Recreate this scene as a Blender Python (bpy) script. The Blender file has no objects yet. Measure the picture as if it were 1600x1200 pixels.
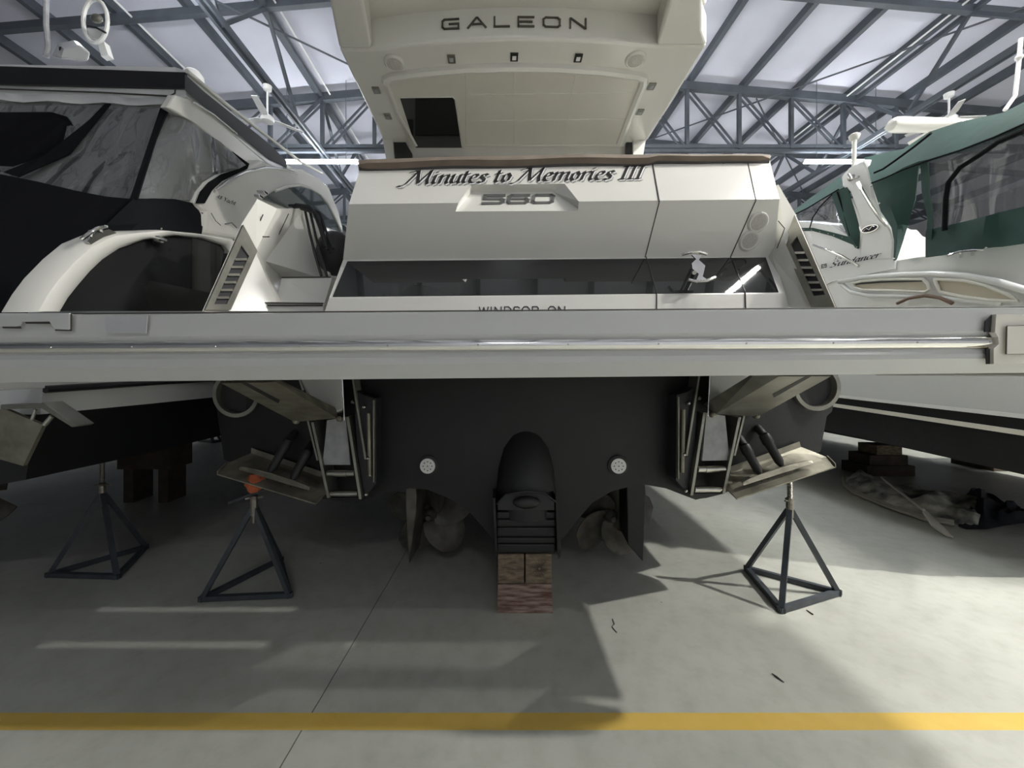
import bpy, bmesh, math, random
from mathutils import Vector, Matrix
random.seed(7)
S = bpy.context.scene
# ------------------------------------------------------------------ camera, world, exposure
F, CX, CY, EYE = 605.0, 775.0, 583.0, 1.6          # focal length and vanishing point in photo pixels, eye height in metres
cam_d = bpy.data.cameras.new('camera'); cam = bpy.data.objects.new('camera', cam_d)
S.collection.objects.link(cam); S.camera = cam
cam.location = (0, 0, EYE); cam.rotation_euler = (math.pi/2, 0, 0)
cam_d.sensor_width = 36; cam_d.lens = F/1600*36
cam_d.shift_x = (800-CX)/1600; cam_d.shift_y = (CY-600)/1600
cam_d.clip_start = 0.02; cam_d.clip_end = 200
w = bpy.data.worlds.new('world'); S.world = w; w.use_nodes = True
w.node_tree.nodes['Background'].inputs[0].default_value = (0.8, 0.85, 1, 1)
w.node_tree.nodes['Background'].inputs[1].default_value = 0.05
S.view_settings.view_transform = 'Standard'; S.view_settings.look = 'None'
S.view_settings.exposure = 1.78; S.view_settings.gamma = 1.0
LAMP = 40.0                                         # radiance of the fluorescent tubes
KEY = 900.0                                         # radiance of the brighter new tubes over the aisle
BAY = 3900.0                                         # radiance of the main bay lamp right of the aisle
# ------------------------------------------------------------------ geometry helpers
V = Vector
def ray(px, py): return V(((px-CX)/F, 1.0, -(py-CY)/F))
def P(px, py, Y): return V((0, 0, EYE)) + ray(px, py)*Y
def PX(px, py, X): return P(px, py, F*X/(px-CX))
def PL(px, py, pl, off=0.0):
    p0, n = pl; d = ray(px, py); o = V((0, 0, EYE))
    return o + d*((p0-o).dot(n)/d.dot(n)) + n*off
def plane(a, b, c):
    n = (b-a).cross(c-a).normalized()
    if n.dot(V((0, 0, EYE))-a) < 0: n = -n
    return (a, n)
class MB:
    def __init__(s): s.v = []; s.f = []
    def add(s, vs, fs):
        k = len(s.v); s.v += [V(v) for v in vs]; s.f += [[i+k for i in f] for f in fs]; return s
    def box(s, c, d, rot=None):
        vs = [V((x*d[0]/2, y*d[1]/2, z*d[2]/2)) for x in (-1, 1) for y in (-1, 1) for z in (-1, 1)]
        if rot: vs = [rot @ v for v in vs]
        return s.add([v+V(c) for v in vs], [[0,1,3,2],[4,6,7,5],[0,4,5,1],[2,3,7,6],[0,2,6,4],[1,5,7,3]])
    def b2(s, lo, hi): return s.box([(a+b)/2 for a, b in zip(lo, hi)], [b-a for a, b in zip(lo, hi)])
    def bar(s, p, q, w, h, up=(0, 0, 1)):
        p, q = V(p), V(q); d = (q-p).normalized(); u = V(up)
        if abs(d.dot(u)) > .98: u = V((1, 0, 0))
        x = d.cross(u).normalized()*w/2; z = x.cross(d).normalized()*h/2
        vs = [a+i*x+j*z for a in (p, q) for i, j in ((-1,-1),(1,-1),(1,1),(-1,1))]
        return s.add(vs, [[0,3,2,1],[4,5,6,7],[0,1,5,4],[1,2,6,5],[2,3,7,6],[3,0,4,7]])
    def tube(s, pts, r, n=8, caps=True):
        pts = [V(p) for p in pts]; rings = []; ref = None
        for i, p in enumerate(pts):
            d = (pts[min(i+1, len(pts)-1)]-pts[max(i-1, 0)]).normalized()
            if ref is None:
                ref = V((0, 0, 1)) if abs(d.z) < .9 else V((1, 0, 0))
            x = d.cross(ref).normalized(); y = x.cross(d).normalized(); ref = y
            rr = r[i] if isinstance(r, (list, tuple)) else r
            rings.append([p+x*math.cos(2*math.pi*k/n)*rr+y*math.sin(2*math.pi*k/n)*rr for k in range(n)])
        return s.loft(rings, caps)
    def loft(s, rings, caps=True, closed=True):
        n = len(rings[0]); vs = [v for r in rings for v in r]; fs = []
        for i in range(len(rings)-1):
            for k in range(n if closed else n-1):
                a, b = i*n+k, i*n+(k+1) % n
                fs.append([a, b, b+n, a+n])
        if caps: fs += [list(range(n))[::-1], [(len(rings)-1)*n+k for k in range(n)]]
        return s.add(vs, fs)
    def prism(s, pts, off):                        # polygon extruded by a vector
        off = V(off); n = len(pts); pts = [V(p) for p in pts]
        return s.add(pts+[p+off for p in pts], [list(range(n)), [n+k for k in range(n)][::-1]]+[[k, n+k, n+(k+1) % n, (k+1) % n] for k in range(n)])
    def sheet(s, rows, th):                        # grid of points thickened along its normals
        m, n = len(rows), len(rows[0]); R = [[V(p) for p in r] for r in rows]; back = []
        for i in range(m):
            for j in range(n):
                a = R[min(i+1, m-1)][j]-R[max(i-1, 0)][j]; b = R[i][min(j+1, n-1)]-R[i][max(j-1, 0)]
                nn = a.cross(b); nn = nn.normalized() if nn.length > 1e-9 else V((0, 1, 0))
                if nn.dot(R[i][j]-V((0, 0, EYE))) < 0: nn = -nn
                back.append(R[i][j]+nn*th)
        k = m*n; fs = []
        for i in range(m-1):
            for j in range(n-1):
                a = i*n+j; fs += [[a, a+1, a+n+1, a+n], [k+a, k+a+n, k+a+n+1, k+a+1]]
        per = [j for j in range(n)]+[i*n+n-1 for i in range(1, m)]+[(m-1)*n+j for j in range(n-2, -1, -1)]+[i*n for i in range(m-2, 0, -1)]
        for q in range(len(per)):
            a, b = per[q], per[(q+1) % len(per)]; fs.append([a, k+a, k+b, b])
        return s.add([p for r in R for p in r]+back, fs)
    def ball(s, c, r, nu=16, nv=10, rot=None):
        c = V(c); r = r if isinstance(r, (tuple, list)) else (r, r, r); rings = []
        for i in range(1, nv):
            t = math.pi*i/nv
            rings.append([V((math.sin(t)*math.cos(2*math.pi*k/nu)*r[0], math.sin(t)*math.sin(2*math.pi*k/nu)*r[1], math.cos(t)*r[2])) for k in range(nu)])
        if rot: rings = [[rot @ v for v in q] for q in rings]
        return s.loft([[v+c for v in q] for q in rings])
    def lathe(s, c, axis, prof, n=24, caps=True):             # prof: (radius, height along axis)
        c = V(c); a = V(axis).normalized(); x = a.orthogonal().normalized(); y = a.cross(x)
        return s.loft([[c+a*h+(x*math.cos(2*math.pi*k/n)+y*math.sin(2*math.pi*k/n))*max(r, 1e-4) for k in range(n)] for r, h in prof], caps)
    def build(s, name, m, parent=None, smooth=False, bevel=0, kind=None, sub=0, wpt=True):
        base = V((0, 0, 0)); q = parent
        while q is not None: base += q.location; q = q.parent
        me = bpy.data.meshes.new(name)
        me.from_pydata([v-base for v in s.v], [], s.f); me.materials.append(m)
        bm = bmesh.new(); bm.from_mesh(me); bmesh.ops.recalc_face_normals(bm, faces=bm.faces); bm.to_mesh(me); bm.free()
        o = bpy.data.objects.new(name, me); S.collection.objects.link(o); o.parent = parent
        if bevel:
            b = o.modifiers.new('b', 'BEVEL'); b.width = bevel; b.segments = 2; b.limit_method = 'ANGLE'; b.angle_limit = .6
        if sub:
            b = o.modifiers.new('s', 'SUBSURF'); b.levels = sub; b.render_levels = sub
        if smooth:
            for p in me.polygons: p.use_smooth = True
            try: me.set_sharp_from_angle(angle=math.radians(40))
            except Exception: pass
        if kind: o['kind'] = kind
        return o
def tag(o, label=None, cat=None, group=None, kind=None):
    if label: o['label'] = label
    if cat: o['category'] = cat
    if group: o['group'] = group
    if kind: o['kind'] = kind
    return o
def thing(name, loc, label, cat, group=None):
    o = bpy.data.objects.new(name, None); S.collection.objects.link(o); o.location = loc; o.empty_display_size = .1
    return tag(o, label, cat, group)
def copy_tree(o, parent=None):
    c = o.copy(); S.collection.objects.link(c); c.parent = parent
    for ch in list(o.children): copy_tree(ch, c)
    return c
# ------------------------------------------------------------------ materials
def mat(name, col, rough=.5, metal=0, noise=0, scale=4, bump=0, bscale=30, coat=0, spec=.5, col2=None, det=4, stretch=None):
    m = bpy.data.materials.new(name); m.use_nodes = True; nt = m.node_tree; b = nt.nodes['Principled BSDF']
    b.inputs['Roughness'].default_value = rough; b.inputs['Metallic'].default_value = metal
    b.inputs['Coat Weight'].default_value = coat; b.inputs['Coat Roughness'].default_value = .05
    b.inputs['Specular IOR Level'].default_value = spec
    b.inputs['Base Color'].default_value = (*col, 1)
    tc = nt.nodes.new('ShaderNodeTexCoord'); mp = nt.nodes.new('ShaderNodeMapping'); nt.links.new(tc.outputs['Object'], mp.inputs[0])
    if stretch: mp.inputs['Scale'].default_value = stretch
    if noise or col2:
        n = nt.nodes.new('ShaderNodeTexNoise'); n.inputs['Scale'].default_value = scale; n.inputs['Detail'].default_value = det
        nt.links.new(mp.outputs[0], n.inputs['Vector'])
        r = nt.nodes.new('ShaderNodeValToRGB'); r.color_ramp.elements[0].position = .35; r.color_ramp.elements[1].position = .68
        c2 = col2 or tuple(c*(1-noise) for c in col)
        r.color_ramp.elements[0].color = (*c2, 1); r.color_ramp.elements[1].color = (*col, 1)
        nt.links.new(n.outputs['Fac'], r.inputs[0]); nt.links.new(r.outputs[0], b.inputs['Base Color'])
    if bump:
        n = nt.nodes.new('ShaderNodeTexNoise'); n.inputs['Scale'].default_value = bscale
        nt.links.new(mp.outputs[0], n.inputs['Vector'])
        bp = nt.nodes.new('ShaderNodeBump'); bp.inputs['Strength'].default_value = bump; bp.inputs['Distance'].default_value = .02
        nt.links.new(n.outputs['Fac'], bp.inputs['Height']); nt.links.new(bp.outputs[0], b.inputs['Normal'])
    return m
M = {}
M['gel'] = mat('gelcoat', (.72, .71, .655), .22, coat=.4, noise=.03, scale=1.5)
M['gel2'] = mat('gelcoat_cool', (.70, .71, .70), .22, coat=.4, noise=.04, scale=1.5)
M['plat'] = mat('platform_gelcoat', (.56, .565, .55), .22, coat=.35, noise=.04, scale=2)
M['deck'] = mat('deck_planks', (.20, .19, .17), .7, noise=.3, scale=6)
M['cream'] = mat('cream_gelcoat', (.78, .75, .66), .3, coat=.2)
M['seam'] = mat('seam', (.05, .045, .04), .6)
M['anti'] = mat('antifouling', (.009, .0095, .011), .55, noise=.35, scale=3, bump=.08, bscale=40)
M['anti2'] = mat('antifouling_left', (.008, .0085, .010), .55, noise=.3, scale=2)
M['antig'] = mat('bronze_dull', (.16, .15, .125), .5, metal=.5, noise=.5, scale=9)
M['glassk'] = mat('black_glass', (.022, .023, .023), .02, coat=0, noise=.2, scale=1)
M['chrome'] = mat('chrome', (.82, .81, .78), .09, metal=1)
M['steel'] = mat('stainless', (.58, .57, .53), .26, metal=1, noise=.2, scale=8)
M['satin'] = mat('satin_steel', (.36, .355, .31), .4, metal=.8, noise=.35, scale=5)
M['oldsteel'] = mat('weathered_steel', (.36, .34, .27), .5, metal=.6, noise=.5, scale=7)
M['galv'] = mat('grey_plate', (.42, .43, .44), .6, noise=.25, scale=12)
M['blackm'] = mat('black_metal', (.03, .031, .034), .4, metal=.3)
M['rubber'] = mat('black_rubber', (.016, .016, .017), .5)
M['stand'] = mat('stand_paint', (.06, .07, .08), .5, noise=.35, scale=10)
M['screw'] = mat('threaded_steel', (.35, .32, .28), .4, metal=.8, noise=.4, scale=30)
M['wood'] = mat('timber_end', (.26, .20, .135), .8, noise=.6, scale=14, bump=.4, bscale=30, stretch=(1, 1, 3))
M['wood2'] = mat('timber_weathered', (.42, .32, .26), .8, col2=(.12, .05, .035), scale=7, bump=.4, bscale=20, stretch=(1, 1, 7))
M['wood3'] = mat('timber_dark', (.08, .06, .045), .85, noise=.4, scale=9)
M['brown'] = mat('brown_cover', (.21, .165, .125), .8, noise=.25, scale=5, bump=.3, bscale=12)
M['canvas'] = mat('black_canvas', (.007, .0075, .009), .95, spec=.15, noise=.2, scale=60, bump=.25, bscale=4)
M['green'] = mat('green_canvas', (.015, .056, .045), .75, noise=.25, scale=3, bump=.35, bscale=5)
M['orange'] = mat('orange_cloth', (.55, .13, .05), .8, noise=.3, scale=20)
M['roof'] = mat('roof_insulation', (.66, .67, .75), .6, noise=.10, scale=.6)
M['wallm'] = mat('wall_metal', (.52, .53, .58), .5)
M['beam'] = mat('grey_beam', (.085, .098, .115), .55, noise=.2, scale=3)
M['white'] = mat('white_paint', (.8, .8, .78), .4)
M['black'] = mat('black_paint', (.012, .012, .013), .35)
M['silver'] = mat('silver_letter', (.17, .17, .165), .4, metal=.3)
M['dark'] = mat('dark_interior', (.02, .021, .023), .6)
M['beige'] = mat('beige_recess', (.50, .46, .36), .6)
M['tarp'] = mat('old_sail', (.82, .80, .68), .8, col2=(.12, .12, .11), scale=5, bump=.5, bscale=9)
M['navy'] = mat('navy_cloth', (.022, .025, .035), .8, noise=.3, scale=5, bump=.6, bscale=8)
M['grille'] = mat('speaker_grille', (.55, .53, .48), .5, noise=.2, scale=80)
M['panel'] = mat('headliner_panel', (.62, .60, .53), .3, noise=.04, scale=2)
M['brownglass'] = mat('teak', (.15, .09, .06), .5)
def emis(name, col, s):
    m = bpy.data.materials.new(name); m.use_nodes = True; nt = m.node_tree
    b = nt.nodes['Principled BSDF']; b.inputs['Base Color'].default_value = (.8, .8, .8, 1)
    b.inputs['Emission Color'].default_value = (*col, 1); b.inputs['Emission Strength'].default_value = s; return m
M['tubeglow'] = emis('lit_tube', (.93, .96, 1), LAMP)
M['keyglow'] = emis('lit_bright_tube', (1, .99, .95), KEY)
M['fillglow'] = emis('added_fill_lamp', (1, .98, .93), 260)
M['bayglow'] = emis('lit_bay_lamp', (1, .98, .93), BAY)
def clear(name, col, alpha, rough=.04, bump=.6):
    m = bpy.data.materials.new(name); m.use_nodes = True; nt = m.node_tree
    b = nt.nodes['Principled BSDF']; b.inputs['Base Color'].default_value = (*col, 1); b.inputs['Roughness'].default_value = rough
    b.inputs['Alpha'].default_value = alpha; b.inputs['Coat Weight'].default_value = 1; b.inputs['Coat Roughness'].default_value = .04
    n = nt.nodes.new('ShaderNodeTexNoise'); n.inputs['Scale'].default_value = 2.6; n.inputs['Detail'].default_value = 1; n.inputs['Distortion'].default_value = .6
    tc = nt.nodes.new('ShaderNodeTexCoord'); mp = nt.nodes.new('ShaderNodeMapping'); mp.inputs['Scale'].default_value = (1.6, 1.6, .45); nt.links.new(tc.outputs['Object'], mp.inputs[0]); nt.links.new(mp.outputs[0], n.inputs['Vector'])
    bp = nt.nodes.new('ShaderNodeBump'); bp.inputs['Strength'].default_value = bump; bp.inputs['Distance'].default_value = .12
    nt.links.new(n.outputs['Fac'], bp.inputs['Height']); nt.links.new(bp.outputs[0], b.inputs['Normal']); nt.links.new(bp.outputs[0], b.inputs['Coat Normal'])
    return m
M['vinyl'] = clear('clear_vinyl', (.22, .23, .23), .55)
M['vinyl2'] = clear('smoky_vinyl', (.16, .17, .19), .5)
M['glass'] = clear('tinted_glass', (.05, .08, .08), .7, .03, 0)
def floor_mat():
    m = bpy.data.materials.new('concrete'); m.use_nodes = True; nt = m.node_tree; L = nt.links; b = nt.nodes['Principled BSDF']
    def N(t, **k):
        n = nt.nodes.new(t)
        for a, c in k.items(): setattr(n, a, c)
        return n
    def math_(op, a, c, d=None):
        n = N('ShaderNodeMath', operation=op)
        for i, x in enumerate((a, c, d)):
            if x is None: continue
            if isinstance(x, (int, float)): n.inputs[i].default_value = x
            else: L.new(x, n.inputs[i])
        return n.outputs[0]
    tc = N('ShaderNodeTexCoord'); sp = N('ShaderNodeSeparateXYZ'); L.new(tc.outputs['Object'], sp.inputs[0])
    def noise(sc, det=5, ro=.6):
        n = N('ShaderNodeTexNoise'); n.inputs['Scale'].default_value = sc; n.inputs['Detail'].default_value = det; n.inputs['Roughness'].default_value = ro
        L.new(tc.outputs['Object'], n.inputs['Vector']); return n.outputs['Fac']
    r = N('ShaderNodeValToRGB'); L.new(noise(1.1), r.inputs[0])
    r.color_ramp.elements[0].position = .3; r.color_ramp.elements[1].position = .7
    r.color_ramp.elements[0].color = (.44, .445, .395, 1); r.color_ramp.elements[1].color = (.56, .565, .50, 1)
    r2 = N('ShaderNodeValToRGB'); L.new(noise(9), r2.inputs[0])
    r2.color_ramp.elements[0].position = .3; r2.color_ramp.elements[0].color = (.88, .88, .86, 1); r2.color_ramp.elements[1].color = (1, 1, 1, 1); r2.color_ramp.elements[1].position = .55
    mu = N('ShaderNodeMix', data_type='RGBA', blend_type='MULTIPLY'); mu.inputs[0].default_value = 1
    L.new(r.outputs[0], mu.inputs[6]); L.new(r2.outputs[0], mu.inputs[7])
    # small dark specks
    vo = N('ShaderNodeTexVoronoi'); vo.inputs['Scale'].default_value = 2.3; L.new(tc.outputs['Object'], vo.inputs['Vector'])
    sk = math_('MULTIPLY', math_('LESS_THAN', vo.outputs['Distance'], .022), .6)
    mx0 = N('ShaderNodeMix', data_type='RGBA'); L.new(sk, mx0.inputs[0]); L.new(mu.outputs[2], mx0.inputs[6]); mx0.inputs[7].default_value = (.06, .05, .04, 1)
    # control joint sawn along the boat
    wob = math_('MULTIPLY', math_('SUBTRACT', noise(.7), .5), .03)
    jx = math_('ADD', math_('ADD', sp.outputs[0], wob), .93)
    jx = math_('SUBTRACT', jx, math_('MULTIPLY', sp.outputs[1], .035))
    jt = math_('MULTIPLY', math_('LESS_THAN', math_('ABSOLUTE', jx, 0), .0028), .85)
    mx1 = N('ShaderNodeMix', data_type='RGBA'); L.new(jt, mx1.inputs[0]); L.new(mx0.outputs[2], mx1.inputs[6]); mx1.inputs[7].default_value = (.05, .05, .045, 1)
    # yellow stripe across the bay
    e = math_('MULTIPLY', math_('SUBTRACT', noise(22), .5), .008)
    st = math_('LESS_THAN', math_('ABSOLUTE', math_('ADD', math_('SUBTRACT', sp.outputs[1], 1.78), e), 0), .0445)
    yr = N('ShaderNodeValToRGB'); L.new(noise(6), yr.inputs[0]); yr.color_ramp.elements[0].position = .3
    yr.color_ramp.elements[0].color = (.70, .47, .10, 1); yr.color_ramp.elements[1].color = (.82, .58, .16, 1)
    mx2 = N('ShaderNodeMix', data_type='RGBA'); L.new(st, mx2.inputs[0]); L.new(mx1.outputs[2], mx2.inputs[6]); L.new(yr.outputs[0], mx2.inputs[7])
    L.new(mx2.outputs[2], b.inputs['Base Color'])
    b.inputs['Roughness'].default_value = .42; b.inputs['Specular IOR Level'].default_value = .35
    bp = N('ShaderNodeBump'); bp.inputs['Strength'].default_value = .12; bp.inputs['Distance'].default_value = .01; L.new(noise(14, 8), bp.inputs['Height']); L.new(bp.outputs[0], b.inputs['Normal'])
    return m
M['floor'] = floor_mat()
def rib_mat():
    m = bpy.data.materials.new('ribbed_siding'); m.use_nodes = True; nt = m.node_tree; b = nt.nodes['Principled BSDF']
    b.inputs['Base Color'].default_value = (.55, .56, .62, 1); b.inputs['Roughness'].default_value = .45
    tc = nt.nodes.new('ShaderNodeTexCoord'); wv = nt.nodes.new('ShaderNodeTexWave'); wv.inputs['Scale'].default_value = 1.1
    sp = nt.nodes.new('ShaderNodeSeparateXYZ'); ad = nt.nodes.new('ShaderNodeMath'); cb = nt.nodes.new('ShaderNodeCombineXYZ')
    nt.links.new(tc.outputs['Object'], sp.inputs[0]); nt.links.new(sp.outputs[0], ad.inputs[0]); nt.links.new(sp.outputs[1], ad.inputs[1]); nt.links.new(ad.outputs[0], cb.inputs[0])
    nt.links.new(cb.outputs[0], wv.inputs['Vector'])
    bp = nt.nodes.new('ShaderNodeBump'); bp.inputs['Strength'].default_value = 1; bp.inputs['Distance'].default_value = .05
    nt.links.new(wv.outputs['Fac'], bp.inputs['Height']); nt.links.new(bp.outputs[0], b.inputs['Normal']); return m
M['rib'] = rib_mat()
# ------------------------------------------------------------------ lettering drawn as pen strokes
def arc(cx, cy, rx, ry, a0, a1, n=10): return [(cx+rx*math.cos(math.radians(a0+(a1-a0)*i/n)), cy+ry*math.sin(math.radians(a0+(a1-a0)*i/n))) for i in range(n+1)]
PEN = {   # chancery italic, x-height 1: (advance, strokes)
 'M': (1.75, [[(-.55,-.18),(-.35,-.2),(-.05,.12),(.25,.9),(.5,1.55)], [(.5,1.55),(.62,.9),(.8,.12)], [(.8,.12),(1.1,.85),(1.42,1.55)], [(1.42,1.55),(1.36,.5),(1.5,0),(1.7,.12)], [(-.05,1.38),(.2,1.5),(.5,1.52)]]),
 'i': (.48, [[(0,.82),(.14,1),(.12,.2),(.24,0),(.42,.15)], [(.13,1.33),(.19,1.42)]]),
 'n': (.85, [[(0,.82),(.12,1),(.12,0)], [(.12,.6),(.35,.93),(.55,1),(.62,.85),(.58,.2),(.68,0),(.84,.14)]]),
 'm': (1.28, [[(0,.82),(.12,1),(.12,0)], [(.12,.6),(.32,.93),(.5,1),(.56,.85),(.54,0)], [(.55,.6),(.78,.93),(.95,1),(1.03,.85),(1.0,.2),(1.1,0),(1.26,.14)]]),
 'u': (.85, [[(0,.82),(.13,1),(.1,.25),(.2,.02),(.38,.08),(.6,.4)], [(.62,1),(.6,.2),(.7,0),(.84,.14)]]),
 't': (.52, [[(.14,1.35),(.12,.2),(.24,0),(.42,.15)], [(-.05,.98),(.42,1.0)]]),
 'e': (.68, [[(.08,.5),(.4,.6),(.52,.78),(.42,.97),(.22,.95),(.06,.65),(.06,.25),(.2,.02),(.4,.04),(.58,.2)]]),
 's': (.6, [[(.52,.86),(.36,1),(.16,.92),(.12,.7),(.42,.36),(.4,.1),(.2,-.02),(-.02,.12)]]),
 'o': (.74, [[(.34,1),(.1,.8),(.06,.3),(.26,0),(.5,.18),(.56,.66),(.34,1)]]),
 'r': (.58, [[(0,.82),(.12,1),(.12,0)], [(.12,.6),(.3,.92),(.5,1),(.56,.9)]]),
 'I': (.55, [[(.2,1.5),(.2,0)], [(.0,1.48),(.4,1.48)], [(.0,.02),(.4,.02)]]),
 'S': (.95, [[(.8,1.3),(.5,1.5),(.15,1.35),(.12,1.0),(.6,.55),(.58,.15),(.25,-.02),(-.1,.1)]]),
 'd': (.8, [[(.5,.8),(.3,1),(.08,.75),(.06,.25),(.22,0),(.5,.35)], [(.6,1.5),(.52,.2),(.62,0),(.76,.12)]]),
 'a': (.8, [[(.5,.85),(.3,1),(.08,.75),(.06,.25),(.22,0),(.5,.35)], [(.56,1),(.52,.2),(.62,0),(.76,.12)]]),
 'c': (.64, [[(.52,.85),(.36,1),(.1,.8),(.06,.3),(.24,0),(.54,.18)]]),
 'h': (.85, [[(.14,1.5),(.1,0)], [(.12,.6),(.35,.93),(.55,1),(.6,.85),(.58,0)]]),
 'y': (.8, [[(.05,1),(.12,.2),(.3,.05),(.55,.4)], [(.62,1),(.5,-.2),(.2,-.4)]]),
 '4': (.9, [[(.55,0),(.62,1.4),(.05,.45),(.8,.45)]]), '5': (.85, [[(.7,1.4),(.25,1.4),(.15,.8),(.5,.9),(.62,.5),(.4,.05),(.05,.1)]]),
 '8': (.9, [[(.35,.8),(.12,1.1),(.38,1.42),(.62,1.1),(.35,.8),(.06,.38),(.34,0),(.66,.38),(.35,.8)]]),
 '3': (.9, [[(.1,1.3),(.38,1.42),(.6,1.1),(.3,.78),(.62,.4),(.34,0),(.02,.12)]]), '0': (.9, [[(.35,1.42),(.08,1.1),(.06,.3),(.3,0),(.58,.3),(.62,1.1),(.35,1.42)]]),
 'R': (.95, [[(.15,0),(.15,1.5),(.6,1.45),(.66,1.05),(.15,.78),(.75,0)]]), 'Y': (.9, [[(.0,1.5),(.35,.8)], [(.75,1.5),(.35,.8),(.3,0)]]),
 ' ': (.55, [])}
MONO = {  # wide square sans, height 1
 'G': (1.75, [[(1.35,.98),(.2,.98),(.04,.8),(.04,.2),(.2,.02),(1.35,.02),(1.35,.5),(.6,.5)]]),
 'A': (1.75, [[(0,0),(.68,1),(.78,1),(1.45,0)], [(.35,.36),(1.1,.36)]]),
 'L': (1.6, [[(.04,1),(.04,.03),(1.25,.03)]]),
 'E': (1.7, [[(1.3,.98),(.04,.98),(.04,.02),(1.3,.02)], [(.04,.5),(1.15,.5)]]),
 'O': (1.8, [[(.22,.98),(1.2,.98),(1.38,.8),(1.38,.2),(1.2,.02),(.22,.02),(.04,.2),(.04,.8),(.22,.98)]]),
 'N': (1.6, [[(.04,0),(.04,.96),(.12,.96),(1.22,.04),(1.3,.04),(1.3,1)]]),
 '5': (1.6, [[(1.3,.96),(.06,.96),(.06,.56),(1.15,.56),(1.3,.45),(1.3,.16),(1.15,.05),(.0,.05)]]),
 '6': (1.6, [[(1.3,.96),(.2,.96),(.05,.82),(.05,.18),(.2,.05),(1.15,.05),(1.3,.18),(1.3,.42),(1.15,.55),(.05,.55)]]),
 '0': (1.6, [[(.22,.96),(1.15,.96),(1.3,.82),(1.3,.18),(1.15,.05),(.2,.05),(.05,.18),(.05,.82),(.22,.96)]]),
 'W': (1.15, [[(0,1),(.25,0),(.5,.95),(.75,0),(1.0,1)]]), 'I': (.4, [[(.1,0),(.1,1)]]),
 'D': (.95, [[(.05,0),(.05,1),(.5,1),(.75,.75),(.75,.25),(.5,0),(.05,0)]]),
 'S': (.9, [[(.7,.85),(.5,1),(.15,.98),(.05,.75),(.2,.55),(.6,.45),(.72,.2),(.5,0),(.15,.02),(.0,.18)]]),
 'o': (1.0, [[(.3,1),(.6,1),(.8,.7),(.8,.3),(.6,0),(.3,0),(.08,.3),(.08,.7),(.3,1)]]),
 'R': (.95, [[(.05,0),(.05,1),(.55,1),(.72,.8),(.6,.52),(.05,.5)], [(.4,.5),(.75,0)]]),
 'n': (.95, [[(.05,0),(.05,1),(.7,0),(.7,1)]]), ' ': (.7, [])}
def text_px(s, font, a, b, up, pl, depth=.004, off=.001, nib=None, w=.12, shear=0, shift=(0, 0), space=0):
    """letters laid along a->b (baseline, photo pixels) on plane pl; up = pixel vector of one x-height"""
    tot = sum(font[c][0]+space for c in s)-space; mb = MB(); x = 0
    ex = ((b[0]-a[0])/tot, (b[1]-a[1])/tot); n = pl[1]
    def Q(u, v):
        u2 = u+shear*v; return PL(a[0]+ex[0]*u2+up[0]*v+shift[0], a[1]+ex[1]*u2+up[1]*v+shift[1], pl, off)
    for c in s:
        for st in font[c][1]:
            for (x0, y0), (x1, y1) in zip(st, st[1:]):
                if nib: nx, ny = nib
                else:
                    d = math.hypot(x1-x0, y1-y0) or 1; nx, ny = -(y1-y0)/d*w/2, (x1-x0)/d*w/2
                e = 0 if nib else w*.35; d = math.hypot(x1-x0, y1-y0) or 1; tx, ty = (x1-x0)/d*e, (y1-y0)/d*e
                q = [Q(x+x0-nx-tx, y0-ny-ty), Q(x+x1-nx+tx, y1-ny+ty), Q(x+x1+nx+tx, y1+ny+ty), Q(x+x0+nx-tx, y0+ny-ty)]
                mb.prism(q, n*depth)
                if nib and (abs(nx)+abs(ny)) > 0:
                    k = .02; mb.prism([Q(x+x0-nx-k, y0-ny+k), Q(x+x0+nx-k, y0+ny+k), Q(x+x0+nx+k, y0+ny-k), Q(x+x0-nx+k, y0-ny-k)], n*depth)
        x += font[c][0]+space
    return mb
# ================================================================== BUILDING
fl = MB().b2((-22, -9, -.2), (26, 34, 0)).build('floor', M['floor'], kind='structure')
RX, RZ, SL = 2.2, 10.25, .085                       # ridge position, height, pitch
def roofz(x): return RZ-SL*abs(x-RX)
mb = MB()
for x0, x1 in ((-21, RX), (RX, 25)):
    mb.prism([(x0, -8.5, roofz(x0)+.22), (x1, -8.5, roofz(x1)+.22), (x1, -8.5, roofz(x1)+.37), (x0, -8.5, roofz(x0)+.37)], (0, 42, 0))
mb.build('ceiling', M['roof'], kind='structure')
MB().b2((-21, 33.3, 0), (25, 33.5, 10.4)).build('wall_back', M['rib'], kind='structure')
MB().b2((-21, -8.7, 0), (25, -8.5, 10.4)).build('wall_front', M['rib'], kind='structure')
MB().b2((-21.2, -8.6, 0), (-21, 33.4, 8.5)).build('wall_left', M['rib'], kind='structure')
MB().b2((25, -8.6, 0), (25.2, 33.4, 8.6)).build('wall_right', M['rib'], kind='structure')
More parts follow.
